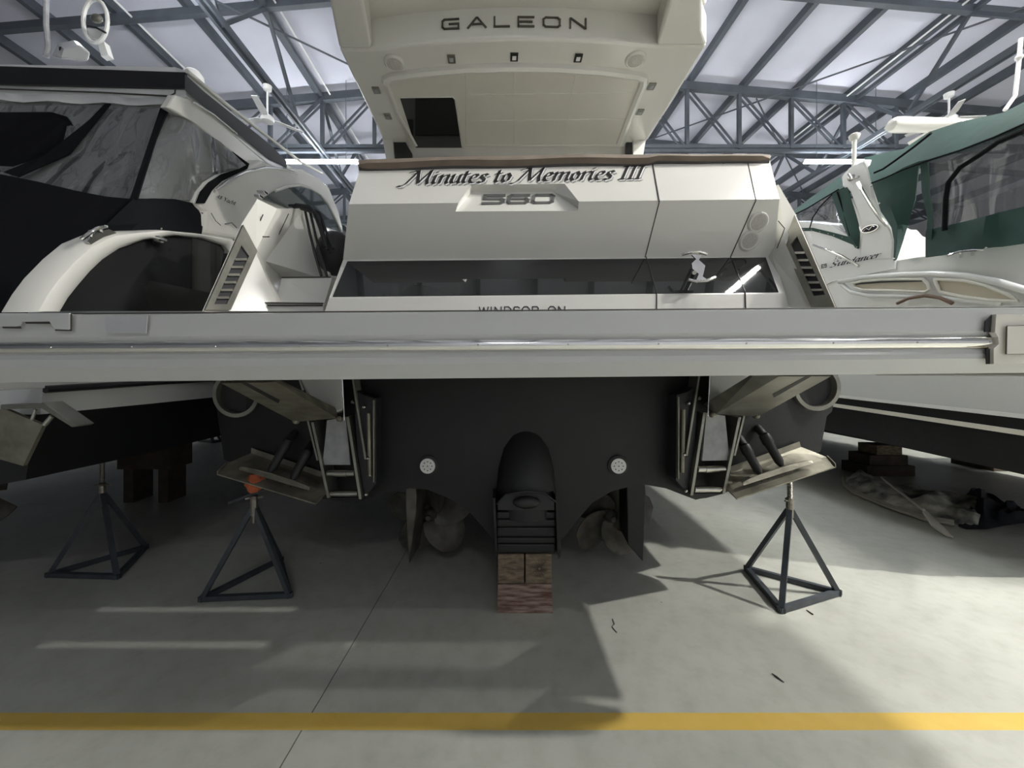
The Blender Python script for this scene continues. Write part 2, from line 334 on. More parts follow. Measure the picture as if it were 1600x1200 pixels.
# purlins under the insulation
PXS = [-.54+1.535*k for k in range(-12, 15)]
p0 = None
for x in PXS:
    if not -20.5 < x < 24.5: continue
    if p0 is None:
        p0 = thing('roof_purlin', (x, 12, roofz(x)+.1), 'grey roof purlin, outermost beside the left wall', 'roof beam', 'purlins beneath the roof insulation')
        MB().b2((x-.035, -8, roofz(x)+.0), (x+.035, 33, roofz(x)+.22)).build('web', M['beam'], p0)
        MB().b2((x-.06, -8, roofz(x)-.015), (x+.06, 33, roofz(x))).build('flange', M['beam'], p0)
        px0 = x
    else:
        c = copy_tree(p0); c.location = (x, 12, roofz(x)+.1)
        nth = ['first', 'second', 'third', 'fourth', 'fifth', 'sixth', 'seventh', 'eighth', 'ninth', 'tenth', 'eleventh', 'twelfth', 'thirteenth', 'fourteenth']
        if x > 5: c['label'] = 'grey roof purlin, %s counted rightward from the hardtop edge' % nth[int((x-5)/1.535)]
        elif x < -5: c['label'] = 'grey roof purlin, %s counted leftward from the hardtop edge' % nth[int((-5-x)/1.535)]
        else: c['label'] = 'grey roof purlin hidden above the hardtop of the centre boat'
# plain rafters
for i, Y in enumerate((8.4, 13.9, 19.3, 3.3, -2)):
    mb = MB()
    for x0, x1 in ((-20.5, RX), (RX, 24.5)):
        mb.bar((x0, Y, roofz(x0)-.08), (x1, Y, roofz(x1)-.08), .12, .16)
    tag(mb.build('rafter', M['beam']), ['grey rafter crossing the roof nearest in front of the deep truss', 'grey rafter crossing the roof just behind the nearest deep truss', 'grey rafter crossing the roof farthest away', 'grey rafter crossing the roof overhead above the swim platform', 'grey rafter crossing the roof behind the photographer'][i], 'roof beam')
# girder trusses across the bay
BC = 8.05
def truss(Y, label):
    t = thing('roof_truss', (RX, Y, BC), label, 'roof truss')
    mb = MB()
    for x0, x1 in ((-20.5, RX), (RX, 24.5)): mb.bar((x0, Y, roofz(x0)-.11), (x1, Y, roofz(x1)-.11), .14, .22)
    mb.build('top_chord', M['beam'], t)
    MB().bar((-20.5, Y, BC+.07), (24.5, Y, BC+.07), .08, .10).bar((-20.5, Y, BC-.07), (24.5, Y, BC-.07), .1, .06).bar((-20.5, Y, BC), (24.5, Y, BC), .02, .12).build('bottom_chord', M['beam'], t)
    xs = [-.5+1.5*k for k in range(-13, 17)]
    for k, x in enumerate(xs):
        if not -20 < x < 24: continue
        MB().bar((x, Y, BC), (x, Y, roofz(x)-.2), .10, .09).build('post', M['beam'], t)
        if x > RX: a, b = V((x, Y, roofz(x)-.2)), V((x+1.42, Y, BC))
        else: a, b = V((x, Y, roofz(x)-.2)), V((x-1.42, Y, BC))
        d = (b-a).normalized(); o = V((d.z, 0, -d.x))*.065
        MB().bar(a+o, b+o, .035, .05).bar(a-o, b-o, .035, .05).build('diagonal', M['beam'], t)
    return t
truss(11.15, 'deep grey roof truss nearest the camera with paired diagonals')
truss(16.6, 'second deep roof truss seen low behind the nearest one')
truss(22.0, 'third and farthest deep roof truss near the back wall')
truss(5.7, 'deep roof truss overhead above the cockpit')
# lengthwise bracing trusses that carry the lamps and fans
def long_truss(X, zt, zb, label):
    t = thing('bracing_truss', (X, 12, zb), label, 'roof truss')
    MB().bar((X, -7, zt), (X, 32, zt), .1, .1).build('top_chord', M['beam'], t)
    MB().bar((X-.05, -7, zb), (X-.05, 32, zb), .06, .12).bar((X+.07, -7, zb), (X+.07, 32, zb), .05, .1).build('bottom_chord', M['beam'], t)
    y = -5.2
    while y < 31:
        for k in (0, 1):
            a, b = ((X, y, zt), (X, y+1.36, zb)) if k == 0 else ((X, y+1.36, zb), (X, y+2.72, zt))
            MB().bar(a, b, .07, .07).build('diagonal', M['beam'], t)
        y += 2.725
    return t
long_truss(-5.0, roofz(-5)-.1, 7.95, 'lengthwise grey bracing truss over the left boat')
long_truss(10.33, roofz(10.33)-.1, 8.05, 'lengthwise grey bracing truss over the right boat')
for x, z, lab in ((-4.75, roofz(-4.75)-.08, 'white conduit beside the top of the left bracing truss'), (-7.85, roofz(-7.85)-.12, 'white conduit farthest left, over the black-topped boat'), (10.05, roofz(10.05)-.05, 'white tube standing in for the line of light beside the right bracing truss')):
    tag(MB().tube([(x, -7, z), (x, 32, z)], .022, 8).build('conduit', M['white']), lab, 'conduit')  # the right-hand white tube stands in for light showing in the roof gap
for a, b, lab in (((11.3, 7.8, 9.2), (1.9, 16.6, 9.95), 'thin grey tie rod slanting across the right roof'), ((-6.2, 7.7, 9.3), (2.1, 15.2, 9.95), 'thin grey tie rod slanting across the left roof'), ((13.4, 16.6, 8.9), (7.5, 11.15, 9.5), 'thin grey tie rod between trusses at the far right')):
    tag(MB().tube([a, b], .022, 8).build('tie_rod', M['beam']), lab, 'tie rod')
# fluorescent fixtures
def fixture(x, y, z, label, L=2.4, glow='tubeglow'):
    t = thing('fluorescent_fixture', (x, y, z), label, 'ceiling light')
    MB().b2((x-L/2, y-.03, z), (x+L/2, y+.03, z+.05)).build('housing', M['white'], t, bevel=.01)
    for s in (-1, 1):
        MB().tube([(x-L/2+.03, y+s*.04, z-.03), (x+L/2-.03, y+s*.04, z-.03)], .022, 8).build('tube', M[glow], t)
    for s in (-1, 1): MB().tube([(x+s*L*.35, y, z+.06), (x+s*L*.35, y, roofz(x+s*L*.35)+.225)], .008, 6).build('hanger', M['beam'], t)
    return t
fixture(-5.1, 11.0, 7.62, 'lit fluorescent fixture low in the roof left of the transom')
fixture(9.95, 11.0, 7.62, 'lit fluorescent fixture seen left of the green boat mast')
fixture(-5.9, 6.15, 7.75, 'lit fluorescent fixture above the left boat just over the frame')
fixture(9.95, 5.6, 7.75, 'lit fluorescent fixture above the right boat over the frame')
fixture(2.7, 11.0, 7.62, 'lit fluorescent fixture hidden behind the hardtop')
fixture(-5.1, 16.5, 7.62, 'lit fluorescent fixture far back on the left')
fixture(9.95, 16.5, 7.62, 'lit fluorescent fixture far back on the right')
fixture(2.7, 22, 7.62, 'lit fluorescent fixture far back in the middle')
fixture(0.4, -6.5, 7.7, 'lit fluorescent fixture over the aisle behind the photographer', L=1.2)
def key_fixture(x, y, z, L=1.5):
    t = thing('fluorescent_fixture', (x, y, z), 'bright short fluorescent fixture over the gap between the centre and right boats', 'ceiling light')
    d = V((.72, .69, 0)); c = V((x, y, z))
    MB().bar(c-d*L/2+V((0,0,.03)), c+d*L/2+V((0,0,.03)), .12, .05).build('housing', M['white'], t, bevel=.01)
    MB().tube([c-d*(L/2-.03)+V((0,0,-.03)), c+d*(L/2-.03)+V((0,0,-.03))], .022, 8).build('tube', M['keyglow'], t)
    for s in (-1, 1):
        p = c+d*s*L*.35; MB().tube([p+V((0,0,.05)), (p.x, p.y, roofz(p.x)+.225)], .008, 6).build('hanger', M['beam'], t)
key_fixture(4.9, 2.5, 7.6, 1.0)
fixture(2.7, 6.1, 7.75, 'added unseen fixture above the hardtop of the centre boat, evening out the roof light')  # unseen, added to spread light more evenly over the roof
fixture(2.7, 16.5, 7.62, 'lit fluorescent fixture far back in the middle, nearer one')
def bay(x, y, z, label, glow='bayglow'):
    t = thing('bay_lamp', (x, y, z), label, 'ceiling light')
    MB().lathe((x, y, z), (0, 0, 1), [(.12, .02), (.14, .04), (.13, .12), (.08, .22), (.05, .3)]).build('housing', M['white'], t, smooth=True)
    MB().lathe((x, y, z), (0, 0, 1), [(.09, 0), (.09, .018)]).build('lens', M[glow], t)
    MB().tube([(x, y, z+.3), (x, y, roofz(x)+.225)], .012, 6).build('hanger', M['beam'], t)
bay(9.6, 1.15, 7.6, 'round bay lamp above the aisle beyond the right boat')
bay(7.4, -2.0, 7.6, 'added unseen fill lamp high behind the photographer on the right', 'fillglow')  # weak extra lamp, added for gentle fill light
# ceiling fans
def fan(x, y, ztop, drop, angs, label, r=.72):
    t = thing('ceiling_fan', (x, y, ztop-drop), label, 'ceiling fan'); z = ztop-drop
    MB().lathe((x, y, ztop-.14), (0, 0, 1), [(.03, 0), (.08, .03), (.09, .12), (.05, .14)]).build('canopy', M['white'], t, smooth=True)
    MB().tube([(x, y, z), (x, y, ztop-.1)], .02, 8).build('downrod', M['white'], t)
    MB().lathe((x, y, z-.08), (0, 0, 1), [(.03, 0), (.12, .02), (.14, .08), (.1, .14), (.03, .18)]).build('motor', M['white'], t, smooth=True)
    for a in angs:
        d = V((math.cos(a), math.sin(a), 0)); s = V((-d.y, d.x, .15)).normalized(); c = V((x, y, z))
        pts = [c+d*.1-s*.04, c+d*.25-s*.075, c+d*r-s*.055, c+d*r+s*.055, c+d*.25+s*.075, c+d*.1+s*.04]
        MB().prism(pts, (0, 0, .012)).build('blade', M['white'], t)
fan(-5.0, 8.47, 7.9, .74, (math.radians(168), math.radians(-78), math.radians(42)), 'white three-bladed ceiling fan left of the hardtop')
fan(10.33, 8.83, 8.0, .6, (math.radians(-5), math.radians(115), math.radians(235)), 'white three-bladed ceiling fan above the green canopy')
# ================================================================== MAIN BOAT (centre)
mb_root = thing('motor_yacht', (.17, 2.5, .4), 'large cream motor yacht in the centre, stern towards us, with black hull bottom', 'boat')
B = mb_root
def YTx(x): return 2.72+.25*((x-822)/490)**2   # transom is bowed: middle nearest
YT = 2.72
out = [(331,560),(333,590),(340,650),(350,718),(420,750),(500,779),(557,786),(600,771),(640,763),(668,765),(700,778),(735,801),(760,830),(775,849),(822,852),(870,848),(880,842),(900,815),(925,786),(955,768),(1000,756),(1040,763),(1087,781),(1150,765),(1220,735),(1282,705),(1292,650),(1300,643),(1309,590),(1311,560)]
ring0 = [P(x, y, YTx(x)) for x, y in out]
kz = P(822, 852, YT).z; CH = P(350, 718, YTx(350)).z
def vring(y, f, wid, lift, kl):
    r = []
    n = len(ring0)
    for i, p in enumerate(ring0):
        q = p.copy(); q.y = y
        if 3 < i < n-5:
            L, Rr = ring0[3], ring0[n-5]
            t = (p.x-.17); hw = 2.2
            line = kz+(CH-kz)*min(1, abs(t)/hw)
            q.z = p.z*(1-f)+line*f
        q.x = .17+(q.x-.17)*wid; q.z += lift*(1 if 3 < i < n-5 else .6); r.append(q)
    return r
h = MB().loft([ring0, vring(3.2, .1, 1.0, 0, 0), vring(4.2, .9, 1.04, 0, 0), vring(8, 1, 1.05, .02, 0), vring(12, 1, .85, .12, 0), vring(15, 1, .5, .35, 0), vring(17, 1, .05, .8, 0)], caps=False)
n0 = len(out); topr = [P(x, 560, YTx(x)) for x, y in out]
h.add(ring0+topr, [[i, i+1, n0+i+1, n0+i] for i in range(3, n0-4)]+[[0, 1, 2, 3, n0+3], [n0-4, n0-3, n0-2, n0-1, 2*n0-4]])
h.add([ring0[0], ring0[-1], ring0[0]+V((0,12,0)), ring0[-1]+V((0,12,0))], [[0,1,3,2]])
h.build('hull_bottom', M['anti'], B)
rs = []
for y, hw, zt in ((2.78, 2.25, 1.93), (3.0, 2.28, 1.95), (3.3, 2.28, 2.0), (3.6, 2.06, 2.5), (8, 2.15, 2.75), (12, 1.9, 2.95), (15, 1.2, 3.2), (17.5, .1, 3.4)):
    rs.append([(.17-hw+.12, y, 1.6), (.17-hw, y, 1.8), (.17-hw+.05, y, zt), (.17+hw-.05, y, zt), (.17+hw, y, 1.8), (.17+hw-.12, y, 1.6)])
MB().loft([[V(p) for p in r] for r in rs]).build('topsides', M['gel'], B)
# ---- swim platform
sp = MB()
X0, X1 = -2.28, 2.5
for lo, hi in (((X0, 1.64), (X1, 1.992)), ((X0, 1.992), (.22, 2.028)), ((1.30, 1.992), (1.60, 2.028)), ((1.73, 1.992), (X1, 2.028)), ((X0, 2.028), (X1, 2.252)), ((X0, 2.252), (.22, 2.288)), ((1.29, 2.252), (X1, 2.288)), ((X0, 2.288), (X1, 2.74))):
    sp.b2((lo[0], lo[1], 1.80), (hi[0], hi[1], 1.842))
plat = sp.build('swim_platform', M['deck'], B)
ft = lambda x: 490-.0073*x           # fascia edges in the photo, one straight line each
fm = lambda x: 574-.0105*x+2
fb = lambda x: 598-.0095*x
xs = [-260, -76, 200, 500, 822, 1100, 1400, 1600, 1708]
rows = []
for x in xs:
    Xw = (x-CX)/F*1.62
    x_ = max(min(x, 1708), -76); Xw = (x_-CX)/F*1.62
    zt, zm, zb = (EYE-(f(x_)-CY)/F*1.62 for f in (ft, fm, fb))
    zr = EYE-(544-.0065*x_-CY)/F*1.62
    rows.append([V((Xw, 1.76, zt-.012)), V((Xw, 1.655, zt+.0)), V((Xw, 1.625, zt-.008)), V((Xw, 1.62, zr+.045)), V((Xw, 1.632, zr+.022)), V((Xw, 1.632, zr-.03)), V((Xw, 1.62, zr-.05)), V((Xw, 1.622, zm)), V((Xw, 1.665, zb)), V((Xw, 1.70, zb+.003)), V((Xw, 1.72, zm+.03)), V((Xw, 1.76, zt-.05))])
rows = rows[1:]
a0 = [p+V((-.0, 0, 0)) for p in rows[0]]
fas = MB().loft(rows).build('platform_fascia', M['plat'], plat, smooth=True)
fas.data.polygons.foreach_set('use_smooth', [False]*len(fas.data.polygons))
# side fascias
for xx in (X0, X1-.06):
    MB().b2((xx, 1.74, 1.585), (xx+.06, 2.5, 1.845)).build('platform_side', M['plat'], plat, bevel=.01)
def railz(x): return EYE-(543.5-.0058*x-CY)/F*1.62
mb = MB(); rr = []
for x in range(-60, 1560, 45):
    x2 = min(x, 1551); Xw = (x2-CX)/F*1.62
    rr.append([V((Xw, 1.632-.026*math.cos(math.radians(t)), railz(x2)+.027*math.sin(math.radians(t)))) for t in range(-90, 91, 15)])
x2 = 1552; Xw = (x2-CX)/F*1.62
rr[-1] = [V((Xw, p.y, p.z)) for p in rr[-1]]
rail = mb.loft(rr).build('rub_rail', M['chrome'], plat, smooth=True)
for x in (85, 210, 340, 472, 607, 747, 887, 1027, 1163, 1298, 1428, 1541):
    MB().ball(((x-CX)/F*1.62, 1.607, railz(x)-.001), .0045, 8, 6).build('rail_screw', M['steel'], rail)
# hatch at the right end, latch notch at the left end, faint patch
fp = (V((0, 1.612, 0)), V((0, -1, 0)))
def flat(name, pts, m, parent, d=.006, off=0, pl=fp, bevel=0):
    return MB().prism([PL(x, y, pl, off) for x, y in pts], -pl[1]*-d).build(name, m, parent, bevel=bevel)
ht = flat('corner_hatch', [(1549,492),(1690,491),(1690,566),(1545,569),(1545,545),(1553,538),(1552,527),(1547,520)], M['cream'], plat, .02, -.004)
fp2 = (V((0, 1.587, 0)), V((0, -1, 0)))
flat('hatch_lid', [(1573,510),(1680,508),(1680,552),(1572,553)], M['cream'], ht, .003, 0, fp2)
for a, b in (((1573,509),(1690,507)), ((1572,510),(1571,553)), ((1571,553),(1690,552))):
    MB().tube([PL(*a, fp2, .001), PL(*b, fp2, .001)], .0017, 6).build('hatch_seam', M['seam'], ht)
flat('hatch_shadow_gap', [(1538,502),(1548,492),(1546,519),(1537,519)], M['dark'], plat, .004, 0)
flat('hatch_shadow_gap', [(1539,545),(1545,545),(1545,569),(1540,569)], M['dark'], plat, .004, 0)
lt = flat('latch_bracket', [(-40,490),(113,489.5),(113,516),(88,515),(81,503),(37,503.5),(32,511),(4,511),(-4,505),(-40,505)], M['plat'], plat, .010, 0, bevel=.003)
fp3 = (V((0, 1.606, 0)), V((0, -1, 0)))
flat('latch_slot', [(88,514),(113,514.5),(113,517.5),(87,517)], M['seam'], lt, .003, 0, fp3)
flat('latch_slot', [(4,510),(33,510),(34,513.5),(6,513)], M['seam'], lt, .003, 0, fp3)
flat('latch_slot', [(40,503),(80,502.5),(81,506),(42,506)], M['seam'], lt, .003, 0, fp3)
flat('latch_slot', [(111.5,490),(113.5,490),(113.5,516),(111.5,516)], M['seam'], lt, .003, 0, fp3)
flat('tape_mark', [(166,493),(233,493),(231,521),(169,521)], mat('tape_film', (.47,.47,.48), .35), plat, .0015, .006)
MB().tube([(X0, 1.648, ((EYE-(ft(-76)-CY)/F*1.62)+.002)), (X1, 1.648, (EYE-(ft(1708)-CY)/F*1.62)+.002)], .003, 6).build('edge_seam', M['seam'], plat)
MB().b2((X0+.1, 1.8, 1.74), (X1-.1, 1.88, 1.80)).b2((X0+.1, 2.4, 1.74), (X1-.1, 2.48, 1.8)).build('cross_beam', M['oldsteel'], plat)
# ---- transom block
def row(l, r, Y): return P(*l, Y), P(*r, Y)
Lb, Rb = row((499,512), (1240,508), 2.55)
L0, R0 = row((507,484), (1233,478), 2.58)
L1, R1 = row((514,466), (1227,458), 2.60)
L2, R2 = row((536,406), (1209,401), 2.86)
L3, R3 = row((545,319), (1218,311), 2.68)
L4, R4 = row((563,262), (1203,250), 2.98)
BS = plane(L0, R0, L1); R1 = PL(1227,458,BS); GL = plane(L1, R1, L2); R2 = PL(1209,401,GL); GR = plane(L2, R2, L3); R3 = PL(1218,311,GR); UP = plane(L3, R3, L4); R4 = PL(1203,250,UP)
A, Bq = PL(737,288.5,UP), PL(882,287,UP)
def lerp(a, b, t): return a+(b-a)*t
a3 = lerp(L3, R3, (717-545)/673); b3 = lerp(L3, R3, (905-545)/673)
ga, gb = PL(712,330.5,GR), PL(910,329,GR)
t4a, t4b = lerp(L4, R4, (745-563)/640), lerp(L4, R4, (877-563)/640)
bk = V((0, .55, 0)); LT, RT = L4+bk, R4+bk; LB_, RB_ = Lb+V((0, 1, 0)), Rb+V((0, 1, 0))
vs = [Lb,Rb,L1,R1,L2,R2,L3,R3,L4,R4,A,Bq,a3,b3,ga,gb,t4a,t4b,LT,RT,LB_,RB_]
ia, ib = P(738,300,2.86), P(865,300,2.86); ic = P(889,330,2.70)
vs += [ia, ib, ic]
fs = [[0,1,3,2],[2,3,5,4],[4,5,7,13,15,14,12,6],[6,12,10,16,8],[10,11,17,16],[11,13,7,9,17],[8,16,17,9,19,18],[0,2,4,6,8,18,20],[1,21,19,9,7,5,3],[0,20,21,1],[18,19,21,20],
      [14,24,23,22],[14,22,10,12],[10,22,23,11],[11,23,24,15,13],[14,15,24]]
tb = MB().add(vs, fs).build('transom_module', M['gel'], B)
bv = tb.modifiers.new('b', 'BEVEL'); bv.width = .03; bv.segments = 2; bv.limit_method = 'ANGLE'; bv.angle_limit = .9
gl = MB().prism([PL(x, y, GL, .004) for x, y in ((520,464),(543,409),(1196,403),(1216,457))], GL[1]*-.01).build('dark_window', M['glassk'], tb)
for pts in (((1009,401),(1026,458)), ((1141,402),(1164,457))):
    MB().tube([PL(*p, GL, .005) for p in pts], .0035, 6).build('window_joint', M['black'], tb)
def seam(pts, pl, r=.004, name='panel_gap', par=tb): return MB().tube([PL(*p, pl, .0008) for p in pts], r, 6).build(name, M['seam'], par)
seam(((1019,253),(1030,315)), UP, .0055); seam(((1030,316),(1008,402)), GR, .004); seam(((1026,458),(1026,484)), BS)
seam(((1168,252),(1181,313)), UP, .003); seam(((1181,313),(1141,402)), GR, .004); seam(((1164,457),(1165,484)), BS, .005)
# lettering
text_px('Minutes to Memories III', PEN, (635,289), (1003,280), (0,-13.5), UP, .001, .0015, nib=(.085,.06), shear=.28, shift=(2.8,2.6)).build('name_lettering_shadow', mat('grey_vinyl', (.30,.30,.29), .5), tb)
text_px('Minutes to Memories III', PEN, (635,289), (1003,280), (0,-13.5), UP, .0012, .0022, nib=(.10,.08), shear=.28, shift=(1.1,1.1)).build('name_lettering_outline', M['white'], tb)
text_px('Minutes to Memories III', PEN, (635,289), (1003,280), (0,-13.5), UP, .001, .0035, nib=(.105,.075), shear=.28).build('name_lettering', M['black'], tb)
IN = plane(ia, ib, ga)
text_px('560', MONO, (754,319), (869,318), (0,-13), IN, .006, .001, w=.24, shear=.12).build('model_numerals', M['silver'], tb)
text_px('WINDSOR, ON'.replace(',', ''), {**MONO, 'O': MONO['O'] if 0 else (1.05, [[(.25,1),(.6,1),(.82,.75),(.82,.25),(.6,0),(.25,0),(.04,.25),(.04,.75),(.25,1)]]), 'N': (1.0, [[(.05,0),(.05,1),(.75,0),(.75,1)]])}, (749,493), (886,492), (0,-13), BS, .001, .001, w=.13, space=.08).build('port_lettering', M['black'], tb)
for x, y, rx in ((1184,347,14), (1170,376,13)):
    c = PL(x, y, GR); k = MB().lathe(c, GR[1], [(.072, -.01), (.072, .006), (.062, .014), (.056, .012)], 28).build('stern_speaker', M['gel'], tb, smooth=True)
    MB().lathe(c, GR[1], [(.054, .008), (.054, .0125)], 28).build('grille', M['grille'], k)
# stainless latch handle
c0 = P(1092,418,2.66)
hd = MB().tube([P(1066,398,2.64), P(1078,394,2.60), P(1092,393.5,2.59), P(1104,397,2.60)], .010, 8).tube([P(1076,437,2.58), P(1088,440,2.56), P(1103,439,2.56), P(1118,433,2.58)], .011, 8)
hd.prism([P(1081,398,2.60), P(1098,397,2.60), P(1092,406,2.60), P(1102,415,2.60), P(1100,424,2.60), P(1098,432,2.58), P(1106,437,2.57), P(1088,437,2.57), P(1092,428,2.59), P(1082,420,2.6), P(1081,412,2.60), P(1088,405,2.60)], (0, .012, 0))
hd.tube([P(1085,426,2.59), P(1085,426,2.75)], .014, 10).tube([P(1090,398,2.6), P(1090,398,2.76)], .008, 8)
hd.build('gate_handle', M['chrome'], tb, smooth=True)
# snap studs and brown cushion cover
cv = []
for i in range(41):
    t = i/40; xx = 561+(1201-561)*t; yb = 265.5-13*t + 1.6*math.sin(t*21)+(1.5 if 0 < i < 40 else 0); yt = 246.5-8*t-4*math.sin(math.pi*min(1, t*1.15))+(2 if i in (0, 40) else 0)
    if t > .72: yb = 254.5+.5*math.sin(t*40)
    Yc = lerp(L4, R4, t).y-.01; pb, pt = P(xx, yb, Yc-.015), P(xx, yt, Yc+.03)
    e = 1 if 0 < i < 40 else .35
    cv.append([pb+V((0,.03,0)), pb, lerp(pb, pt, .35)+V((0, -.05*e, 0)), lerp(pb, pt, .75)+V((0, -.02, 0)), pt+V((0,.06,0)), pt+V((0,.5,.0)), pb+V((0,.5,0))])
cc = MB().loft(cv).build('cushion_cover', M['brown'], B, smooth=True)
MB().loft([[r[0]+V((0,0,-.004)), r[1]+V((0,-.006,-.004)), r[1]+V((0,-.01,.016)), r[0]+V((0,0,.016))] for r in cv]).build('cover_hem', M['seam'], cc)
for x in (635, 702, 775, 848, 918, 990):
    MB().ball(P(x, 261-13*(x-561)/640, 2.955), .006, 8, 6).build('snap_stud', M['steel'], cc)
for x in (1058, 1130): MB().ball(PL(x, 255.5, UP, .003), .006, 8, 6).build('snap_stud', M['seam'], tb)
# ---- port coaming, stairs
def tp(name, pts, m, par, off=(0, .1, 0), bevel=.004): return MB().prism([P(*p) for p in pts], off).build(name, m, par, bevel=bevel)
b_, c_, d_, e_, f_, g_, h_, i_, j_, k_, l_ = (377,351,2.70), (402,311,2.86), (433,326,3.0), (474,325,3.35), (486,350,3.4), (500,434,3.3), (440,434,3.15), (415,408,2.92), (399,393,2.74), (357,486,2.5), (438,486,2.78)
LV = plane(P(316,486,2.32), P(*b_), P(*k_))
pc = MB(); vv = [P(*q) for q in (b_, c_, d_, e_, f_, g_, h_, i_, j_, k_, l_)]; vv[8] = PL(399,393,LV)
n = len(vv); back = [p+V((.0, .35, -.02)) for p in vv]; low = [P(316,486,2.32)]
pc.add(vv+back+low, [[0,1,2,7,8],[2,3,4,5,6,7],[8,7,10,9],[7,6,10],[0,11,12,1],[1,12,13,2],[2,13,14,3],[3,14,15,4],[4,15,16,5],[0,8,9,22],[0,22,20,11]])
port = pc.build('port_coaming', M['gel'], B)
port.modifiers.new('s', 'SOLIDIFY').thickness = .012
LV = plane(P(316,486,2.32), P(*b_), P(*k_))
def frame(name, outer, inner, pl, d, m, par, off=0):
    mb = MB(); n = len(outer)
    for i in range(n):
        j = (i+1) % n
        mb.prism([PL(*outer[i], pl, off), PL(*outer[j], pl, off), PL(*inner[j], pl, off), PL(*inner[i], pl, off)], pl[1]*d)
    return mb.build(name, m, par)
def louver(outer, inner, pl, par, n=6, top=0.13):
    fr = frame('vent_frame', outer, inner, pl, .014, M['satin'], par, .004)
    MB().prism([PL(*p, pl, .002) for p in inner], pl[1]*.003).build('vent_recess', M['dark'], fr)
    for k in range(n):
        t = top+(1-top)*k/n
        a = [inner[1][i]+(inner[0][i]-inner[1][i])*t for i in (0, 1)]; b = [inner[2][i]+(inner[3][i]-inner[2][i])*max(0, (a[1]-inner[2][1])/(inner[3][1]-inner[2][1])) for i in (0, 1)]
        q = [PL(a[0], a[1]-.5, pl, .004), PL(b[0], b[1]-.5, pl, .004), PL(b[0], b[1]+3.6, pl, .012), PL(a[0], a[1]+3.6, pl, .012)]
        MB().prism(q, pl[1]*.005).build('vent_slat', M['satin'], fr)
    return fr
louver([(317,485),(377,352),(399,393),(357,485)], [(331,476),(374,384),(386,401),(351,476)], LV, port, top=.22)
WI = plane(P(*d_), P(*h_), P(*f_))
# door outline lines and finger slot on the upper facet
UF = plane(P(*b_), P(*c_), P(*j_))
for pts in (((411,335),(397,367)), ((409,370),(421,370))): MB().tube([P(p[0], p[1], 2.86) for p in pts], .004, 6).build('locker_gap', M['seam'], port)
for pts in (((451,334),(434,370)),): MB().tube([P(p[0], p[1], 3.05) for p in pts], .003, 6).build('locker_gap', M['seam'], port)
st = MB().prism([P(440,434,3.0), P(519,433,3.0), P(507,474,2.9), P(430,474,2.85)], (0, .35, 0)).prism([P(404,473,2.72), P(506,474,2.72), P(503,500,2.7), P(404,500,2.7)], (0, .3, 0))
stp = st.build('boarding_steps', M['gel'], B, bevel=.004)
for pts, Y in ((((440,433.5),(517,433)), 2.995), (((404,473),(505,474)), 2.715), (((418,477),(504,477)), 2.71)):
    MB().tube([P(p[0], p[1], Y) for p in pts], .005, 6).build('tread_edge', M['seam'], stp)
# black lines and fender hung at the stairs
rb = thing('fender', P(518,400,3.25), 'round black fender hanging on black ropes beside the boarding steps', 'fender')
MB().ball(P(523,396,3.3), (.15, .15, .19), 18, 12).build('fender_body', M['rubber'], rb, smooth=True)
for pts in (((476,325,3.2),(484,365,3.15),(493,400,3.12),(502,431,3.1)), ((483,324,3.2),(493,368,3.15),(503,405,3.12),(511,432,3.1)), ((452,321,3.25),(472,321,3.2),(492,330,3.16),(503,350,3.15),(508,378,3.14),(516,395,3.12)), ((458,324,3.22),(482,323,3.18),(500,333,3.15),(509,360,3.12),(521,388,3.1)), ((470,326,3.2),(490,332,3.14),(500,357,3.12),(508,386,3.1)), ((462,319,3.22),(484,322,3.18),(497,338,3.12),(505,365,3.1),(512,390,3.1))):
    MB().tube([P(*p) for p in pts], .011, 8).build('rope', M['rubber'], rb, smooth=True)
tag(MB().tube([P(470,322,3.35), P(484,330,3.3), P(492,365,3.3), P(515,430,3.25)], .012, 8).build('pale_line', M['white']), 'pale line hanging with the black ropes by the steps', 'rope')
# chrome bits on top of the port coaming
MB().box(P(410,301,2.9), (.06,.05,.02)).box(P(404,307,2.88), (.045,.05,.02)).build('fairlead', M['chrome'], B, bevel=.006)
# ---- starboard coaming
sb = MB(); q = [P(1216,288,3.0), P(1244,336,2.8), P(1227,381,2.72), P(1207,402,2.80), P(1233,480,2.6), P(1275,485,2.45)]
back = [p+V((0,.3,0)) for p in q]
sb.add(q+back, [[0,1,2,3],[3,2,5,4],[0,6,7,1],[3,4,10,9],[0,3,9,6]])
star = sb.build('starboard_coaming', M['gel'], B); star.modifiers.new('s', 'SOLIDIFY').thickness = .012
RV = plane(P(1244,336,2.76), P(1309,483,2.32), P(1270,485,2.45))
MB().prism([PL(*p, RV) for p in ((1244,336),(1309,484),(1270,486),(1226,382))], (.05, .062, -.012)).build('coaming_end', M['satin'], star)
louver([(1271,484),(1226,383),(1244,337),(1308,483)], [(1274,464),(1238,384),(1248,371),(1292,462)], RV, star)
for pts in (((1216,345),(1226,357)), ((1226,357),(1214,388))): MB().tube([P(p[0], p[1], 2.74) for p in pts], .003, 6).build('locker_gap', M['seam'], star)
